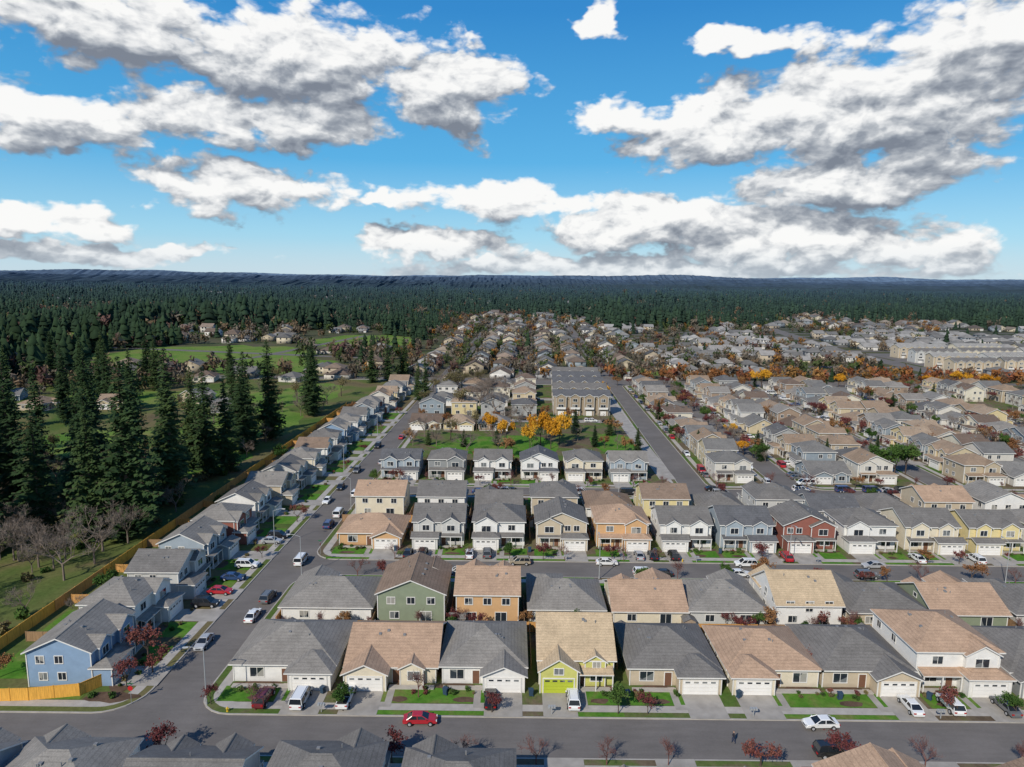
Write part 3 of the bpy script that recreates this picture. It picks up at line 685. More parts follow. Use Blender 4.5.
def car_mesh(kind,c):
    if (kind,c) in CM: return CM[(kind,c)]
    S=SPEC[kind]; bm=bmesh.new(); hw=S['hw']; L=S['L']/2
    def w(x): return hw*(1-.13*(abs(x)/L)**4)
    lv=[bm.verts.new((x,-w(x)+(.06 if z>.85 else 0),z)) for x,z in S['prof']]; rv=[bm.verts.new((x,w(x)-(.06 if z>.85 else 0),z)) for x,z in S['prof']]
    bm.faces.new(lv); bm.faces.new(rv[::-1]); n=len(lv)
    for i in range(n): j=(i+1)%n; bm.faces.new((lv[j],lv[i],rv[i],rv[j]))
    bmesh.ops.bevel(bm,geom=[e for e in bm.edges if abs(e.verts[0].co.y-e.verts[1].co.y)<.3],offset=.07,segments=2,affect='EDGES')
    me0=bpy.data.meshes.new('t'); bm.to_mesh(me0); bm.free()
    b=MB(); b.v=[tuple(v_.co) for v_ in me0.vertices]; b.f=[tuple(p_.vertices) for p_ in me0.polygons]; b.m=[0]*len(b.f)
    x0,x1,t0,t1,z0,z1=S['cab']; w0,w1=S['cw']
    def ring_(xa,xb,ww,z): return [(xa,-ww,z),(xb,-ww,z),(xb,ww,z),(xa,ww,z)]
    lo=ring_(x0,x1,w0,z0-.02); hi=ring_(t0,t1,w1,z1-.05)
    b.hexa(lo+hi,1)
    b.hexa(ring_(t0-.03,t1+.03,w1+.03,z1-.05)+ring_(t0+.05,t1-.1,w1-.06,z1+.02),0)
    for k in range(4): b.tube(lo[k],hi[k],.055,.05,4,0)
    for sy in (-1,1):
        for fx in ((.45,) if kind in('pickup',) else (.36,.66) if kind!='sedan' else (.5,)):
            a=(x0+(x1-x0)*fx,sy*(w0+.01),z0); c_=(t0+(t1-t0)*fx,sy*(w1+.01),z1-.04); b.tube(a,c_,.05,.045,4,0)
    wr=.33 if kind=='sedan' else .38
    for wx in (-L*.6,L*.62):
        for sy in (-1,1):
            y1=sy*(hw+.02); y0=sy*(hw-.2)
            b.tube((wx,y0,wr),(wx,y1,wr),wr,wr,14,2,True); b.tube((wx,y1-sy*.01,wr),(wx,y1+sy*.015,wr),wr*.6,wr*.55,10,3,True)
    zf=S['prof'][-2][1]
    for sy in (-1,1):
        b.box(L-.14,L-.0,sy*hw*.62-.17,sy*hw*.62+.17,zf+.02,zf+.14,4); b.box(-L-.02,-L+.1,sy*hw*.66-.16,sy*hw*.66+.16,zf+.02,zf+.2,5)
        b.box(x1-.35,x1-.2,sy*(hw+.02)-.09,sy*(hw+.02)+.09,z0,z0+.14,0)
    b.box(L-.05,L+.03,-.4,.4,.42,.6,2)
    if kind=='pickup': b.box(-2.6,-1.0,-.72,.72,1.05,1.128,2)
    if kind in('suv','van'):
        for sy in (-1,1): b.tube((t0+.2,sy*w1*.85,z1+.05),(t1-.25,sy*w1*.85,z1+.05),.025,.025,4,2)
    CM[(kind,c)]=b.mesh('car_body',[paint(c),m_cglass,m_tyre,m_rim,m_hl,m_tl]); return CM[(kind,c)]
def car(kind,c,x,y,rot=0,z=.0):
    nm={'sedan':'parked_car','suv':'parked_suv','van':'parked_van','pickup':'pickup_truck'}[kind]
    return obj(nm,car_mesh(kind,c),(x,y,z),math.radians(rot)+R.uniform(-.04,.04))
Z=.16
for k,c,x,y,r,z in (('sedan','red',-12,84.8,0,0),('sedan','white',42.5,84.8,180,0),('suv','black',41.5,79.2,0,0),
 ('suv','darkred',-34.8,89.0,90,Z),('van','white',-29.5,89.0,90,Z),('pickup','white',-23.2,89.4,90,Z),('sedan','black',-2.6,89.3,90,Z),('suv','white',9.2,89.3,90,Z),
 ('sedan','white',57.0,88.8,90,Z),('suv','white',62.8,89.0,90,Z),('sedan','grey',70.5,88.8,90,Z),('van','white',79.5,89,90,Z),
 ('sedan','white',-45.4,113,88,0),('suv','grey',-45.2,120,88,0),('van','white',-44.2,137,88,0),('sedan','silver',-50,104,-90,0),
 ('suv','black',-55.5,117,0,Z),('sedan','red',-55,122,0,Z),('sedan','blue',-55,128,0,Z),('suv','white',-54.5,134,0,Z),('sedan','silver',-54,147,0,Z),('suv','black',-53.5,150,0,Z),
 ('van','white',-43.6,166,88,0),('suv','blue',-44,158,88,0),('sedan','white',-49.2,176,-90,0),('suv','white',-43,182,88,0),('sedan','black',-48.6,188,-90,0),('sedan','silver',-42,215,88,0),('sedan','white',-42,223,88,0),('suv','grey',-47.8,205,-90,0),('suv','black',-47.4,236,-90,0),('sedan','red',-41.2,250,88,0),
 ('sedan','black',-22.2,141,90,Z),('suv','black',-19,141,90,Z),('sedan','white',-8.8,141,90,Z),('suv','grey',-5,141.2,90,Z),('sedan','black',31,141.2,90,Z),('sedan','silver',28,141,90,Z),('suv','black',35.5,141,90,Z),
 ('sedan','white',20.5,137.4,0,0),('suv','white',27.5,132.2,0,0),('sedan','black',31,132.1,180,0),('sedan','white',47,132.4,0,0),('suv','white',50,137.3,180,0),('sedan','silver',77,137.2,180,0),('suv','grey',73,132.2,0,0),('sedan','white',88.5,141,90,Z),('suv','red',60,141,90,Z),
 ('sedan','white',-10,132.2,0,0),('suv','tan',2,137.2,180,0),('sedan','grey',62,132.2,180,0),('suv','white',101,140.7,90,Z)):
    car(k,c,x,y,r,z)
for i in range(95):
    a=R.choice((57,73.5,85,120.3,131.7,163,175,87)); yy=R.uniform(196,380)
    car(R.choice(['sedan','suv','sedan','van','pickup']),R.choice(['white','silver','black','grey','red','blue','white','tan']),shx(a,yy),yy,R.choice((88,-92)) if a in(57,73.5) else R.choice((0,180,88)),.16 if a not in (85,87) else 0)
for i in range(26):
    car(R.choice(['sedan','suv','van']),R.choice(['white','silver','black','grey','blue']),R.uniform(-40,145),R.choice((185.2,189.8)),0)
for i in range(12):
    car(R.choice(['sedan','suv']),R.choice(['white','silver','black','grey']),R.uniform(-34,44),R.choice((282.3,285.5,334.3,337.6)),0,.15)

# ------------------------------------------------------------------ street furniture
m_pole=plain('galvanised_pole',(.33,.34,.34),.5,.15,2); m_sign=plain('stop_sign_red',(.45,.02,.02),.5,.05,2); m_bin=plain('bin_plastic',(.03,.06,.10),.5,.1,2)
m_sgn=plain('street_name_green',(.02,.15,.06),.5,.05); m_hyd=plain('hydrant_yellow',(.6,.4,.03),.5,.05)
def street_lamp(x,y,rot):
    b=MB(); b.tube((0,0,0),(0,0,.6),.14,.11,8,0,True); b.tube((0,0,.6),(0,0,8.4),.09,.055,8,0)
    p0=Vector((0,0,8.3))
    for i in range(5):
        t=(i+1)/5; p1=Vector((2.1*t,0,8.3+.55*math.sin(t*1.57))); b.tube(tuple(p0),tuple(p1),.045,.04,6,0); p0=p1
    b.hexa([(1.9,-.16,8.76),(2.75,-.12,8.78),(2.75,.12,8.78),(1.9,.16,8.76),(1.95,-.1,8.92),(2.65,-.08,8.9),(2.65,.08,8.9),(1.95,.1,8.92)],0)
    b.box(2.05,2.6,-.1,.1,8.71,8.76,1)
    obj('street_lamp',b.mesh('street_lamp',[m_pole,m_hl]),(x,y,.13),math.radians(rot))
for x,y,r in ((-42.6,88.2,190),(78.5,87,-90),(-42,130,180),(18,130.2,90),(60,139.3,-90),(100,130.2,90),(-41.4,170,180),(30,183.2,90),(-52.6,145,0),(-51.8,205,0),(-51.2,255,0)): street_lamp(x,y,r)
def sign(x,y,rot):
    b=MB(); b.tube((0,0,0),(0,0,2.9),.035,.035,6,0,True)
    pts=[(.38*math.cos(math.radians(22.5+45*i)),.38*math.sin(math.radians(22.5+45*i))) for i in range(8)]
    b.poly([(p_[0],-.045,2.3+p_[1]) for p_ in pts],1); b.poly([(p_[0],-.04,2.3+p_[1]) for p_ in pts],0)
    b.box(-.4,.4,-.01,.01,2.92,3.08,2); b.box(-.01,.01,-.4,.4,3.1,3.26,2)
    obj('stop_sign',b.mesh('stop_sign',[m_pole,m_sign,m_sgn]),(x,y,.13),math.radians(rot))
sign(-53.2,88.2,0); sign(-41.3,141,90); sign(-41,186.5,90)
def bin_(x,y):
    b=MB(); b.hexa([(-.25,-.25,.08),(.25,-.25,.08),(.25,.25,.08),(-.25,.25,.08),(-.3,-.33,1.0),(.3,-.33,1.0),(.3,.33,1.0),(-.3,.33,1.0)]); b.box(-.32,.32,-.36,.34,1.0,1.07); b.tube((-.3,.27,.12),(.3,.27,.12),.1,.1,8,0,True); b.box(-.28,.28,.34,.4,.95,1.02)
    obj('wheelie_bin',b.mesh('wheelie_bin',[m_bin]),(x,y,.16),R.uniform(0,6))
for x,y in ((-27,91),(-9.2,91),(3.2,90.9),(17.2,90.8),(33.4,91),(48,90.9),(61,91),(-52.8,128),(-51.9,152),(-25.4,143.5),(4.3,143.5),(32,143.6),(46.5,143.7)): bin_(x,y)
def mailbox(x,y):
    b=MB(); b.box(-.05,.05,-.05,.05,0,1.0); b.box(-.55,.55,-.2,.2,1.0,1.04)
    for k in (-.35,0,.35): b.box(k-.14,k+.14,-.24,.24,1.04,1.3)
    obj('mailbox',b.mesh('mailbox',[m_pole]),(x,y,.13))
for x in (-26,6,34,60): mailbox(x,86.7); mailbox(x+6,138.95)
def hydrant(x,y):
    b=MB(); b.tube((0,0,0),(0,0,.08),.17,.17,8,0,True); b.tube((0,0,.08),(0,0,.55),.11,.11,8,0); b.tube((0,0,.55),(0,0,.72),.14,.04,8,0,True); b.tube((-.22,0,.42),(.22,0,.42),.06,.06,6,0,True); b.tube((0,0,.4),(0,-.2,.4),.07,.07,6,0,True)
    obj('fire_hydrant',b.mesh('fire_hydrant',[m_hyd]),(x,y,.13))
hydrant(-39,86.6); hydrant(37,139)
def person(x,y,rot):
    v=[(0,0,.95),(0,0,1.2),(0,0,1.42),(0,0,1.52),(0,0,1.66),(0,0,1.76),(.2,0,1.4),(.26,.03,1.12),(.25,.16,.9),(-.2,0,1.4),(-.26,-.03,1.12),(-.25,.06,.88),(.1,0,.9),(.12,.14,.5),(.12,.1,.08),(.12,.25,.04),(-.1,0,.9),(-.12,-.06,.5),(-.12,-.26,.1),(-.12,-.12,.04)]
    r=[.15,.14,.15,.06,.1,.09,.06,.045,.035,.06,.045,.035,.09,.065,.045,.04,.09,.065,.045,.04]
    e=[(0,1),(1,2),(2,3),(3,4),(4,5),(2,6),(6,7),(7,8),(2,9),(9,10),(10,11),(0,12),(12,13),(13,14),(14,15),(0,16),(16,17),(17,18),(18,19)]
    me=bpy.data.meshes.new('person'); me.from_pydata(v,e,[]); o=obj('pedestrian',me,(x,y,.01),rot)
    md=o.modifiers.new('skin','SKIN'); sk=me.skin_vertices[0].data
    for i,q in enumerate(r): sk[i].radius=(q,q)
    sk[0].use_root=True
    o.modifiers.new('sub','SUBSURF').levels=1; o.modifiers['sub'].render_levels=1
    m,nt,b=newmat('clothing',.9,.1); z=SEP(nt,OBJC(nt))[2]
    setin(nt,b.inputs['Base Color'],RAMP(nt,M(nt,'DIVIDE',z,1.85),[(0,(.03,.03,.03)),(.05,(.04,.05,.09)),(.52,(.03,.03,.04)),(.81,(.45,.28,.2)),(.93,(.03,.02,.015))],'CONSTANT'))
    me.materials.append(m)
person(29.5,81.3,1.5)

obj('lawn',lawns.mesh('lawn',[m_lawn])); obj('driveway',drives.mesh('driveway',[m_drive])); obj('planting_bed',mulch.mesh('planting_bed',[m_mulch]))
def patch(name,cx,cy,rx,ry,z,mat):
    b=MB(); n=28; b.poly([(cx+rx*math.cos(2*math.pi*i/n)*R.uniform(.82,1.08),cy+ry*math.sin(2*math.pi*i/n)*R.uniform(.82,1.08),z) for i in range(n)]); obj(name,b.mesh(name,[mat]))
for k,(cx,cy,rx,ry) in enumerate(((-100,216,14,18),(-112,272,26,36),(-160,330,60,22),(-105,345,18,34),(-150,240,30,20))): patch('grass_field',cx,cy,rx,ry,.126+.002*k,m_pasture)
PAT=((-235,520,85,70),(-165,460,50,45),(-330,450,70,30),(-140,640,50,70),(-420,640,90,60))
for k,(cx,cy,rx,ry) in enumerate(PAT+((60,440,60,16),)): patch('grass_field',cx,cy,rx,ry,-.05+.002*k,m_pasture)
roads=MB()
def strip(pts,w):
    for (a,b_) in zip(pts[:-1],pts[1:]):
        d=Vector((b_[0]-a[0],b_[1]-a[1])).normalized(); n=Vector((-d.y,d.x))*w/2
        _gx[0]+=1; z=-.03+.001*(_gx[0]%20)
        roads.poly([(a[0]-n.x,a[1]-n.y,z),(b_[0]-n.x,b_[1]-n.y,z),(b_[0]+n.x,b_[1]+n.y,z),(a[0]+n.x,a[1]+n.y,z)])
def P2(x,y): return (shx(x,y),y)
for x in (-48,0,51): strip([P2(x,400),P2(x,1000)],9)
strip([(-400,404),(700,404)],9)
for y in range(440,860,38): strip([(100,y),(620,y+6)],9)
strip([(282,380),(286,600),(330,900)],16); strip([(440,420),(900,520)],14); strip([(-90,500),(-330,560),(-600,640)],9); strip([(-260,400),(-190,500),(-150,700)],7)
rectp(roads,296,425,440,575,-.045)
obj('road',roads.mesh('road',[m_asph]))

# ------------------------------------------------------------------ distant masses (numpy-merged)
m_attr,nt,b=newmat('distant_surface',.95,.05)
at=nt.nodes.new('ShaderNodeAttribute'); at.attribute_name='Col'
g=M(nt,'MULTIPLY_ADD',NOI(nt,POS(nt),.3,2,.7),.8,.6)
setin(nt,b.inputs['Base Color'],MIX(nt,1,at.outputs['Color'],GREY(nt,g),'MULTIPLY'))
def merged(name,pv,pt,tags,inst,cols,mat):
    inst=np.array(inst,dtype=np.float64); N_=len(inst); V=len(pv); T=len(pt); cols=np.array(cols)
    c,s=np.cos(inst[:,5]),np.sin(inst[:,5]); px,py,pz=pv[:,0],pv[:,1],pv[:,2]
    X=(c[:,None]*px-s[:,None]*py)*inst[:,3,None]+inst[:,0,None]; Y=(s[:,None]*px+c[:,None]*py)*inst[:,3,None]+inst[:,1,None]; Zz=pz*inst[:,4,None]+inst[:,2,None]
    co=np.stack([X,Y,Zz],-1).reshape(-1,3).astype(np.float32)
    tr=(pt[None]+ (np.arange(N_)*V)[:,None,None]).reshape(-1).astype(np.int32)
    me=bpy.data.meshes.new(name); me.vertices.add(N_*V); me.vertices.foreach_set('co',co.ravel())
    me.loops.add(len(tr)); me.loops.foreach_set('vertex_index',tr)
    me.polygons.add(N_*T); me.polygons.foreach_set('loop_start',np.arange(0,len(tr),3,dtype=np.int32))
    me.update(calc_edges=True)
    ca=np.ones((N_*V,4),dtype=np.float32); ca[:,:3]=cols[:,tags].reshape(-1,3)
    a=me.color_attributes.new('Col','FLOAT_COLOR','POINT'); a.data.foreach_set('color',ca.ravel())
    me.materials.append(mat); return obj(name,me)
def tri_of(faces):
    t=[]
    for f in faces:
        for i in range(1,len(f)-1): t.append((f[0],f[i],f[i+1]))
    return np.array(t)
def dhouse(hip,two):
    b=MB(); tg=[]; h=5.3 if two else 2.8; w,d=(5.2,5.6) if two else (6.2,6.2)
    def add(fn,tag): n=len(b.v); fn(); tg.extend([tag]*(len(b.v)-n))
    add(lambda:b.box(-w,w,-d,d,0,h),0)
    o=.5; rz=h+d*.5
    if hip: add(lambda:[b.poly(q) for q in ([(-w-o,-d-o,h),(w+o,-d-o,h),(w*.2,0,rz),(-w*.2,0,rz)],[(w+o,-d-o,h),(w+o,d+o,h),(w*.2,0,rz)],[(w+o,d+o,h),(-w-o,d+o,h),(-w*.2,0,rz),(w*.2,0,rz)],[(-w-o,d+o,h),(-w-o,-d-o,h),(-w*.2,0,rz)])],1)
    else:
        add(lambda:[b.poly(q) for q in ([(-w-o,-d-o,h-.1),(w+o,-d-o,h-.1),(w+o,0,rz),(-w-o,0,rz)],[(w+o,d+o,h-.1),(-w-o,d+o,h-.1),(-w-o,0,rz),(w+o,0,rz)])],1)
        add(lambda:[b.poly([(s_*w,-d,h),(s_*w,d,h),(s_*w,0,rz-.1)]) for s_ in (-1,1)],0)
    add(lambda:b.box(1,w-.6,-d-1.6,-d,0,2.7),0)
    add(lambda:[b.poly([(.7,-d-2,2.65),(w-.3,-d-2,2.65),((w+.4)/2+.1,-d-.2,4.0)]),b.poly([(.7,-d-2,2.65),((w+.4)/2+.1,-d-.2,4.0),(.7,-d,2.8)]),b.poly([(w-.3,-d-2,2.65),(w-.3,-d,2.8),((w+.4)/2+.1,-d-.2,4.0)])],1)
    add(lambda:b.poly([(1.5,-d-1.63,.1),(w-1.1,-d-1.63,.1),(w-1.1,-d-1.63,2.3),(1.5,-d-1.63,2.3)]),3)
    def wins():
        for z in ((.9,3.6) if two else (.9,)):
            for q in (-w*.6,-w*.1):
                for yy in (-d-.03,d+.03): b.poly([(q-.7,yy,z),(q+.7,yy,z),(q+.7,yy,z+1.3),(q-.7,yy,z+1.3)])
            for q in (-d*.5,d*.4):
                for xx in (-w-.03,w+.03): b.poly([(xx,q-.6,z),(xx,q+.6,z),(xx,q+.6,z+1.2),(xx,q-.6,z+1.2)])
    add(wins,2)
    return np.array(b.v),tri_of(b.f),np.array(tg)
HP=[dhouse(h,t) for h in (0,1) for t in (0,1)]
HI=[[] for _ in HP]; HC=[[] for _ in HP]
rcols=[(.17,.163,.152),(.21,.20,.185),(.11,.108,.108),(.25,.19,.145),(.19,.14,.105),(.14,.134,.125),(.26,.245,.225),(.27,.22,.165),(.13,.10,.08)]
wcols2=[(.50,.47,.42),(.38,.32,.24),(.28,.28,.28),(.50,.44,.33),(.23,.26,.28),(.38,.32,.23),(.56,.54,.50)]
def dh(x,y,rot,s=1.0,light=False):
    k=R.randrange(4); HI[k].append((x,y,-.05,s,s*R.uniform(.85,1.1),rot+R.uniform(-.08,.08)))
    rc=R.choice([rcols[0],rcols[1],rcols[5],rcols[6],rcols[6],(.33,.315,.29)]) if light else R.choice(rcols); v_=R.uniform(.75,1.15)
    t=min(.5,max(0,(y-500)/3000)); hz=(.10,.13,.17)  # atmospheric haze painted into wall and roof colours, growing with distance
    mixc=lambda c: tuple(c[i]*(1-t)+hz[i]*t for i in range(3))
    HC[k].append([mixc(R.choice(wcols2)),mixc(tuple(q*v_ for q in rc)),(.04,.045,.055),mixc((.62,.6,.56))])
for a,rt in ((-66,1),(-32,-1),(-15,1),(14,-1),(34,1),(67,-1),(92,-1)):
    y=412
    while y<1150:
        f=max(0,(y-550)/700)
        if R.random()<.94-.62*f and not(420<y<450 and a>20): dh(shx(a,y)+R.uniform(-1,1)*20*f,y+R.uniform(-1,1)*6*f,rt*math.pi/2+(R.choice((0,0,.4,-.5,1.57)) if R.random()<f*1.2 else 0))
        y+=14+(y-400)*.005
def blocked(x,y):
    return (290<x<432 and 434<y<582) or abs(x-(284 if y<600 else 286+(y-600)*.147))<17
for r_,y in enumerate(range(440,840,38)):
    x=112
    while x<640:
        k=mnoise.noise(Vector((x*.012,y*.01,1.7)))
        if k>-.22+max(0,(y-640)/500):
            for dy_,rr_ in ((-13,math.pi),(13,0)):
                yy=y+dy_+(x-100)*.0115
                if R.random()<.88 and not blocked(x,yy): dh(x,yy+R.uniform(-1,1),rr_,1.0,True)
        x+=R.uniform(14,17)
def fdens(x,y):
    n=mnoise.noise(Vector((x*.0035,y*.0022,3.1)))+.6*mnoise.noise(Vector((x*.012,y*.007,7.7)))
    if x<-85: base=.0+min(.5,(y-300)/1700)
    elif x<100+.02*y: base=-.75 if y<700 else -.75+(y-700)/480
    else: base=-.62 if y<640 else -.42+(y-640)/480
    return n*1.1+min(base,.75 if y>1200 else .4)
for i in range(3800):
    y=300+2000*R.random()**1.2; x=R.uniform(-1,1)*(.85*y+60)
    if -88<x<85+.1*y and y<1000: continue
    if x>85 and y<840 and x<640: continue
    if y<402 and x>-250: continue
    if x<-85 and y<900 and R.random()<.55: continue
    if any(((x-p_[0])/p_[2])**2+((y-p_[1])/p_[3])**2<1.1 for p_ in PAT): continue
    if fdens(x,y)>.12: continue
    dh(x,y,R.choice((0,1.57,3.14,-1.57)),R.uniform(.9,1.2))
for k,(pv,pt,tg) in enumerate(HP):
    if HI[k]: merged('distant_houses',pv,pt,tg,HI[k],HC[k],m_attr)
def lconifer(seed,tiers,n):
    rnd=random.Random(seed); v=[];t=[];tg=[]
    for i in range(tiers):
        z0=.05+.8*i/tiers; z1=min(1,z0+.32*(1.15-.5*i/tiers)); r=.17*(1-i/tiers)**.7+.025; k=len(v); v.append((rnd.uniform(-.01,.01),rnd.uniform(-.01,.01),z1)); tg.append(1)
        for j in range(n):
            a=6.283*j/n+rnd.random()*.6; rr=r*rnd.uniform(.5,1.3); v.append((rr*math.cos(a),rr*math.sin(a),z0+rnd.uniform(-.045,.045))); tg.append(0)
        for j in range(n): t.append((k,k+1+j,k+1+(j+1)%n))
    return np.array(v),np.array(t),np.array(tg)
def lround(seed,n=60):
    rnd=random.Random(seed); v=[];t=[];tg=[]
    for i in range(n):
        d=Vector((rnd.gauss(0,1),rnd.gauss(0,1),rnd.gauss(0,1))).normalized()*rnd.uniform(.6,1)
        c=Vector((d.x*.38,d.y*.38,.58+d.z*.38)); k=len(v)
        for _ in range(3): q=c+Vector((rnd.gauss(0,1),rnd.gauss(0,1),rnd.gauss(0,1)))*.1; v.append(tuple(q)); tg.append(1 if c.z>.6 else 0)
        t.append((k,k+1,k+2))
    k=len(v); v+= [(-.03,0,0),(.03,0,0),(0,0,.5)]; tg+=[0,0,0]; t.append((k,k+1,k+2))
    return np.array(v),np.array(t),np.array(tg)
CI=[[],[],[]]; CC=[[],[],[]]; DI=[[],[]]; DC=[[],[]]
def addcon(x,y,h,wf=1.0):
    k=R.randrange(3); v_=R.uniform(.7,1.35); hz=min(1,max(0,(y-500)/2500))  # hz: haze amount by distance, baked into the tree colour as blue
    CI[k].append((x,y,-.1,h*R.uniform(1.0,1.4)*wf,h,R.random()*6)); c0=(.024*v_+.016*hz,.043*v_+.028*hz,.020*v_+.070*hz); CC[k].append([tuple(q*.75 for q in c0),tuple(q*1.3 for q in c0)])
def adddec(x,y,h,c0):
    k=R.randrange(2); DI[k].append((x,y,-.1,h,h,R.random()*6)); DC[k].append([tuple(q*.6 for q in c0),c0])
DCOL=[(.15,.115,.08),(.17,.12,.075),(.13,.11,.085),(.07,.09,.035),(.12,.07,.06),(.16,.135,.105),(.15,.13,.10),(.06,.085,.03)]
for i in range(64000):
    y=300+3300*R.random()**1.12; x=R.uniform(-1,1)*(.85*y+60)
    if y<405 and x>-215: continue
    f=fdens(x,y)
    if f<.10 and R.random()>.022: continue
    if -80<x<110+.03*y and y<800 and R.random()<.75: continue
    if y<900 and (blocked(x,y) or any(((x-p_[0])/p_[2])**2+((y-p_[1])/p_[3])**2<.9 for p_ in PAT)): continue
    if y>1400 and R.random()<.10: continue
    h=R.uniform(12,26)*(1 if R.random()<.85 else 1.3)*(.8+.6*mnoise.noise(Vector((x*.004,y*.003,9))))
    if R.random()<(.82 if y<1200 else .9): addcon(x,y,h if f>.1 else h*.75)
    else: adddec(x,y,h*.55,R.choice(DCOL))
for i in range(2300):
    y=405+800*R.random(); x=R.uniform(-90,120+.75*(y-300))
    if not blocked(x,y): adddec(x,y,R.uniform(4,9.5),R.choice(DCOL+[(.26,.13,.04)]))
for i in range(1500):
    y=330+1000*R.random(); x=-90-R.random()*(.8*y)
    if (y>400 or x<-170) and not any(((x-p_[0])/p_[2])**2+((y-p_[1])/p_[3])**2<.8 for p_ in PAT): adddec(x,y,R.uniform(5,13),R.choice(DCOL))
for i in range(210): adddec(60+i*2.6+R.uniform(-3,3),408+R.gauss(0,5)+.02*i,R.uniform(5,10),R.choice([(.26,.11,.04),(.22,.08,.04),(.28,.15,.05),(.14,.10,.07)]))
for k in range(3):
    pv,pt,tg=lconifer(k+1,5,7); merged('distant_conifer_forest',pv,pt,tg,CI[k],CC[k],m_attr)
for k in range(2):
    pv,pt,tg=lround(k+5,60); merged('distant_deciduous_trees',pv,pt,tg,DI[k],DC[k],m_attr)
def ridge(name,y,amp,base,col,seed,half,step,jag):
    rnd=random.Random(seed); b=MB(); x=-half; prev=None
    while x<half:
        h=base+amp*(mnoise.noise(Vector((x*.00022*11500/y,seed,0)))+.5*mnoise.noise(Vector((x*.0009*11500/y,seed,5)))) + rnd.uniform(0,jag)*(.6+.6*mnoise.noise(Vector((x*.01,seed,2))))
        yy=y+rnd.uniform(-60,60)
        cur=((x,yy-250-abs(h),-.1),(x,yy,max(4,h)),(x,yy+900,-.1))
        if prev:
            b.poly([prev[0],cur[0],cur[1],prev[1]]); b.poly([prev[1],cur[1],cur[2],prev[2]])
        prev=cur; x+=step*rnd.uniform(.6,1.4)
    obj(name,b.mesh(name,[plain('forest_hill',col,1,.5,.01,.03)]))  # col carries painted haze: farther ridges get bluer, paler colours
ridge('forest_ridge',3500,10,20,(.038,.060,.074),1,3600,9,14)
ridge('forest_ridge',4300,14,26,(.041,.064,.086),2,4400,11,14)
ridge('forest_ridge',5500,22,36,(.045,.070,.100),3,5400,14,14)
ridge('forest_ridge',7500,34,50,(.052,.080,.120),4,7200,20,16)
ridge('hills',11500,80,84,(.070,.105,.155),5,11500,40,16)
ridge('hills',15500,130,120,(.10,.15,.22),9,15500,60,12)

# ------------------------------------------------------------------ sky
world=bpy.data.worlds.new("World"); scene.world=world; world.use_nodes=True; nt=world.node_tree
for n in list(nt.nodes): nt.nodes.remove(n)
out=nt.nodes.new('ShaderNodeOutputWorld'); bg=nt.nodes.new('ShaderNodeBackground'); nt.links.new(bg.outputs[0],out.inputs[0])
STR=.11; bg.inputs['Strength'].default_value=STR
try: world.cycles.sampling_method='NONE'
except Exception: pass
SAZ,SEL=math.radians(212),math.radians(37)
sky=nt.nodes.new('ShaderNodeTexSky'); sky.sky_type='NISHITA'; sky.sun_disc=False; sky.sun_elevation=SEL; sky.sun_rotation=SAZ
sky.air_density=1.0; sky.dust_density=.3; sky.ozone_density=3.0
tc=nt.nodes.new('ShaderNodeTexCoord'); s=SEP(nt,tc.outputs['Generated'])
hyp=M(nt,'SQRT',M(nt,'ADD',M(nt,'MULTIPLY',s[0],s[0]),M(nt,'MULTIPLY',s[1],s[1])))
az=M(nt,'ARCTAN2',s[0],s[1]); el=M(nt,'DIVIDE',s[2],M(nt,'MAXIMUM',hyp,.02))
cb=nt.nodes.new('ShaderNodeCombineXYZ'); setin(nt,cb.inputs[0],az); setin(nt,cb.inputs[1],el)
P0=cb.outputs[0]
def K(r,g,b): return (r/STR,g/STR,b/STR)
grad=RAMP(nt,el,[(0,(.50,.72,.84)),(.06,(.32,.66,.88)),(.16,(.07,.43,.80)),(.36,(.015,.25,.64)),(1,(.02,.12,.40))])
grad=MIX(nt,1,grad,K(1,1,1),'MULTIPLY')
skyb=MIX(nt,.84,sky.outputs[0],grad)
def cp(u,v_,ru,rv):
    a=math.atan((u-512)/717.0); e=(278-v_)/730.0*math.cos(a); return (a,e,ru/717.0,rv/730.0*math.cos(a))
clouds=[(100,22,190,52),(300,66,190,68),(440,88,92,54),(240,120,160,36),(40,118,130,40),
 (240,190,135,32),(20,222,90,22),(95,256,135,14),
 (590,26,28,18),(388,200,26,12),(735,38,62,18),
 (604,114,66,24),(700,130,112,40),(800,118,136,58),(905,95,165,80),(985,40,120,66),(860,172,130,38),
 (500,200,125,26),(640,222,155,32),(810,238,180,38),(430,243,115,18),(660,266,350,17)]
E=[cp(*c) for c in clouds]+[(-1.6,.3,.6,.14),(1.7,.35,.5,.16),(2.9,.4,.6,.2),(-2.7,.25,.5,.1)]
G=bpy.data.node_groups.new('cloud_mask','ShaderNodeTree')
G.interface.new_socket('Vector',in_out='INPUT',socket_type='NodeSocketVector'); G.interface.new_socket('Density',in_out='OUTPUT',socket_type='NodeSocketFloat')
gi=G.nodes.new('NodeGroupInput'); go=G.nodes.new('NodeGroupOutput'); V1=gi.outputs[0]
acc=None
for (a,e,ra,re) in E:
    l=VM(G,'LENGTH',VM(G,'MULTIPLY_ADD',V1,(1/ra,1/re,0),(-a/ra,-e/re,0)))
    acc=l if acc is None else M(G,'SMOOTH_MIN',acc,l,.15)
G.links.new(M(G,'SUBTRACT',1.0,M(G,'MINIMUM',acc,1.9)),go.inputs[0])
def mask(vec):
    n=nt.nodes.new('ShaderNodeGroup'); n.node_tree=G; setin(nt,n.inputs[0],vec); return n.outputs[0]
warp=VM(nt,'MULTIPLY_ADD',NOI(nt,VM(nt,'MULTIPLY',P0,(1,1.6,1)),8,4,.6,0,'2D','Color'),(.16,.07,0),(-.08,-.035,0))
PW=VM(nt,'ADD',P0,warp)
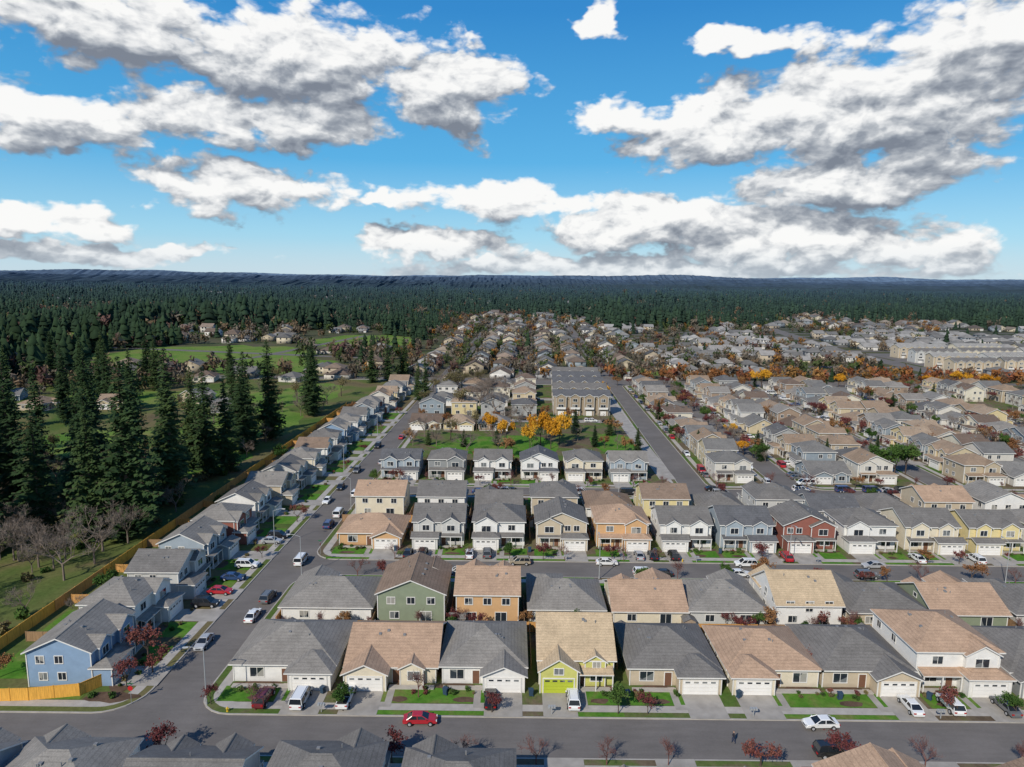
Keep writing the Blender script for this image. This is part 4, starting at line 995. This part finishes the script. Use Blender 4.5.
m0=mask(PW); m1=mask(VM(nt,'ADD',PW,(-.010,.040,0)))
def fine(vec):
    q=VM(nt,'MULTIPLY',vec,(1,1.75,1)); f=NOI(nt,q,9,8,.56,.1,'2D')
    vo=nt.nodes.new('ShaderNodeTexVoronoi'); vo.voronoi_dimensions='2D'; vo.feature='F1'; vo.inputs['Scale'].default_value=17; vo.inputs['Detail'].default_value=3; vo.inputs['Roughness'].default_value=.55
    nt.links.new(VM(nt,'ADD',q,VM(nt,'MULTIPLY',warp,(.5,.5,0))),vo.inputs['Vector'])
    return M(nt,'MULTIPLY_ADD',vo.outputs['Distance'],-.34,M(nt,'MULTIPLY',f,1.3))
g0=fine(P0); g1=fine(VM(nt,'ADD',P0,(-.006,.012,0)))
d0=M(nt,'ADD',M(nt,'MULTIPLY',m0,.95),M(nt,'SUBTRACT',g0,.455))
al=nt.nodes.new('ShaderNodeMapRange'); al.interpolation_type='SMOOTHSTEP'; setin(nt,al.inputs[0],d0); al.inputs[1].default_value=-.03; al.inputs[2].default_value=.27
lit=M(nt,'ADD',M(nt,'MULTIPLY',M(nt,'SUBTRACT',m0,m1),.85),M(nt,'MULTIPLY',M(nt,'SUBTRACT',g0,g1),1.6))
lit=M(nt,'ADD',lit,.57); lit=M(nt,'MULTIPLY_ADD',M(nt,'MAXIMUM',d0,0.0),-.17,lit)
ccol=RAMP(nt,lit,[(0,(.21,.235,.285)),(.25,(.32,.35,.40)),(.48,(.50,.525,.56)),(.70,(.78,.79,.80)),(.95,(.97,.965,.95))])
ccol=MIX(nt,1,ccol,K(1,1,1),'MULTIPLY')
skyc=MIX(nt,M(nt,'MULTIPLY',al.outputs[0],.98),skyb,ccol)
hz=nt.nodes.new('ShaderNodeMapRange'); setin(nt,hz.inputs[0],el); hz.inputs[1].default_value=.0; hz.inputs[2].default_value=.05; hz.inputs[3].default_value=.5; hz.inputs[4].default_value=0
skyc=MIX(nt,hz.outputs[0],skyc,K(.62,.72,.80))
nt.links.new(skyc,bg.inputs['Color'])

sd=Vector((math.sin(SAZ)*math.cos(SEL),math.cos(SAZ)*math.cos(SEL),math.sin(SEL)))
sl=bpy.data.lights.new('sun','SUN'); sl.energy=4.3; sl.angle=math.radians(.6); sl.color=(1,.94,.84)
so=link(bpy.data.objects.new('sun',sl)); so.rotation_euler=sd.to_track_quat('Z','Y').to_euler(); so.location=(0,0,200)

cam=bpy.data.cameras.new('camera'); cam.sensor_width=36; cam.lens=24.0; cam.clip_end=60000; cam.clip_start=.5
co=link(bpy.data.objects.new('camera',cam)); co.location=(0,0,60)
rot=Matrix.Rotation(math.radians(90-8.8),3,'X')@Matrix.Rotation(math.radians(.6),3,'Z')
co.rotation_euler=rot.to_euler(); scene.camera=co
scene.view_settings.view_transform='Standard'; scene.view_settings.look='None'; scene.view_settings.exposure=0
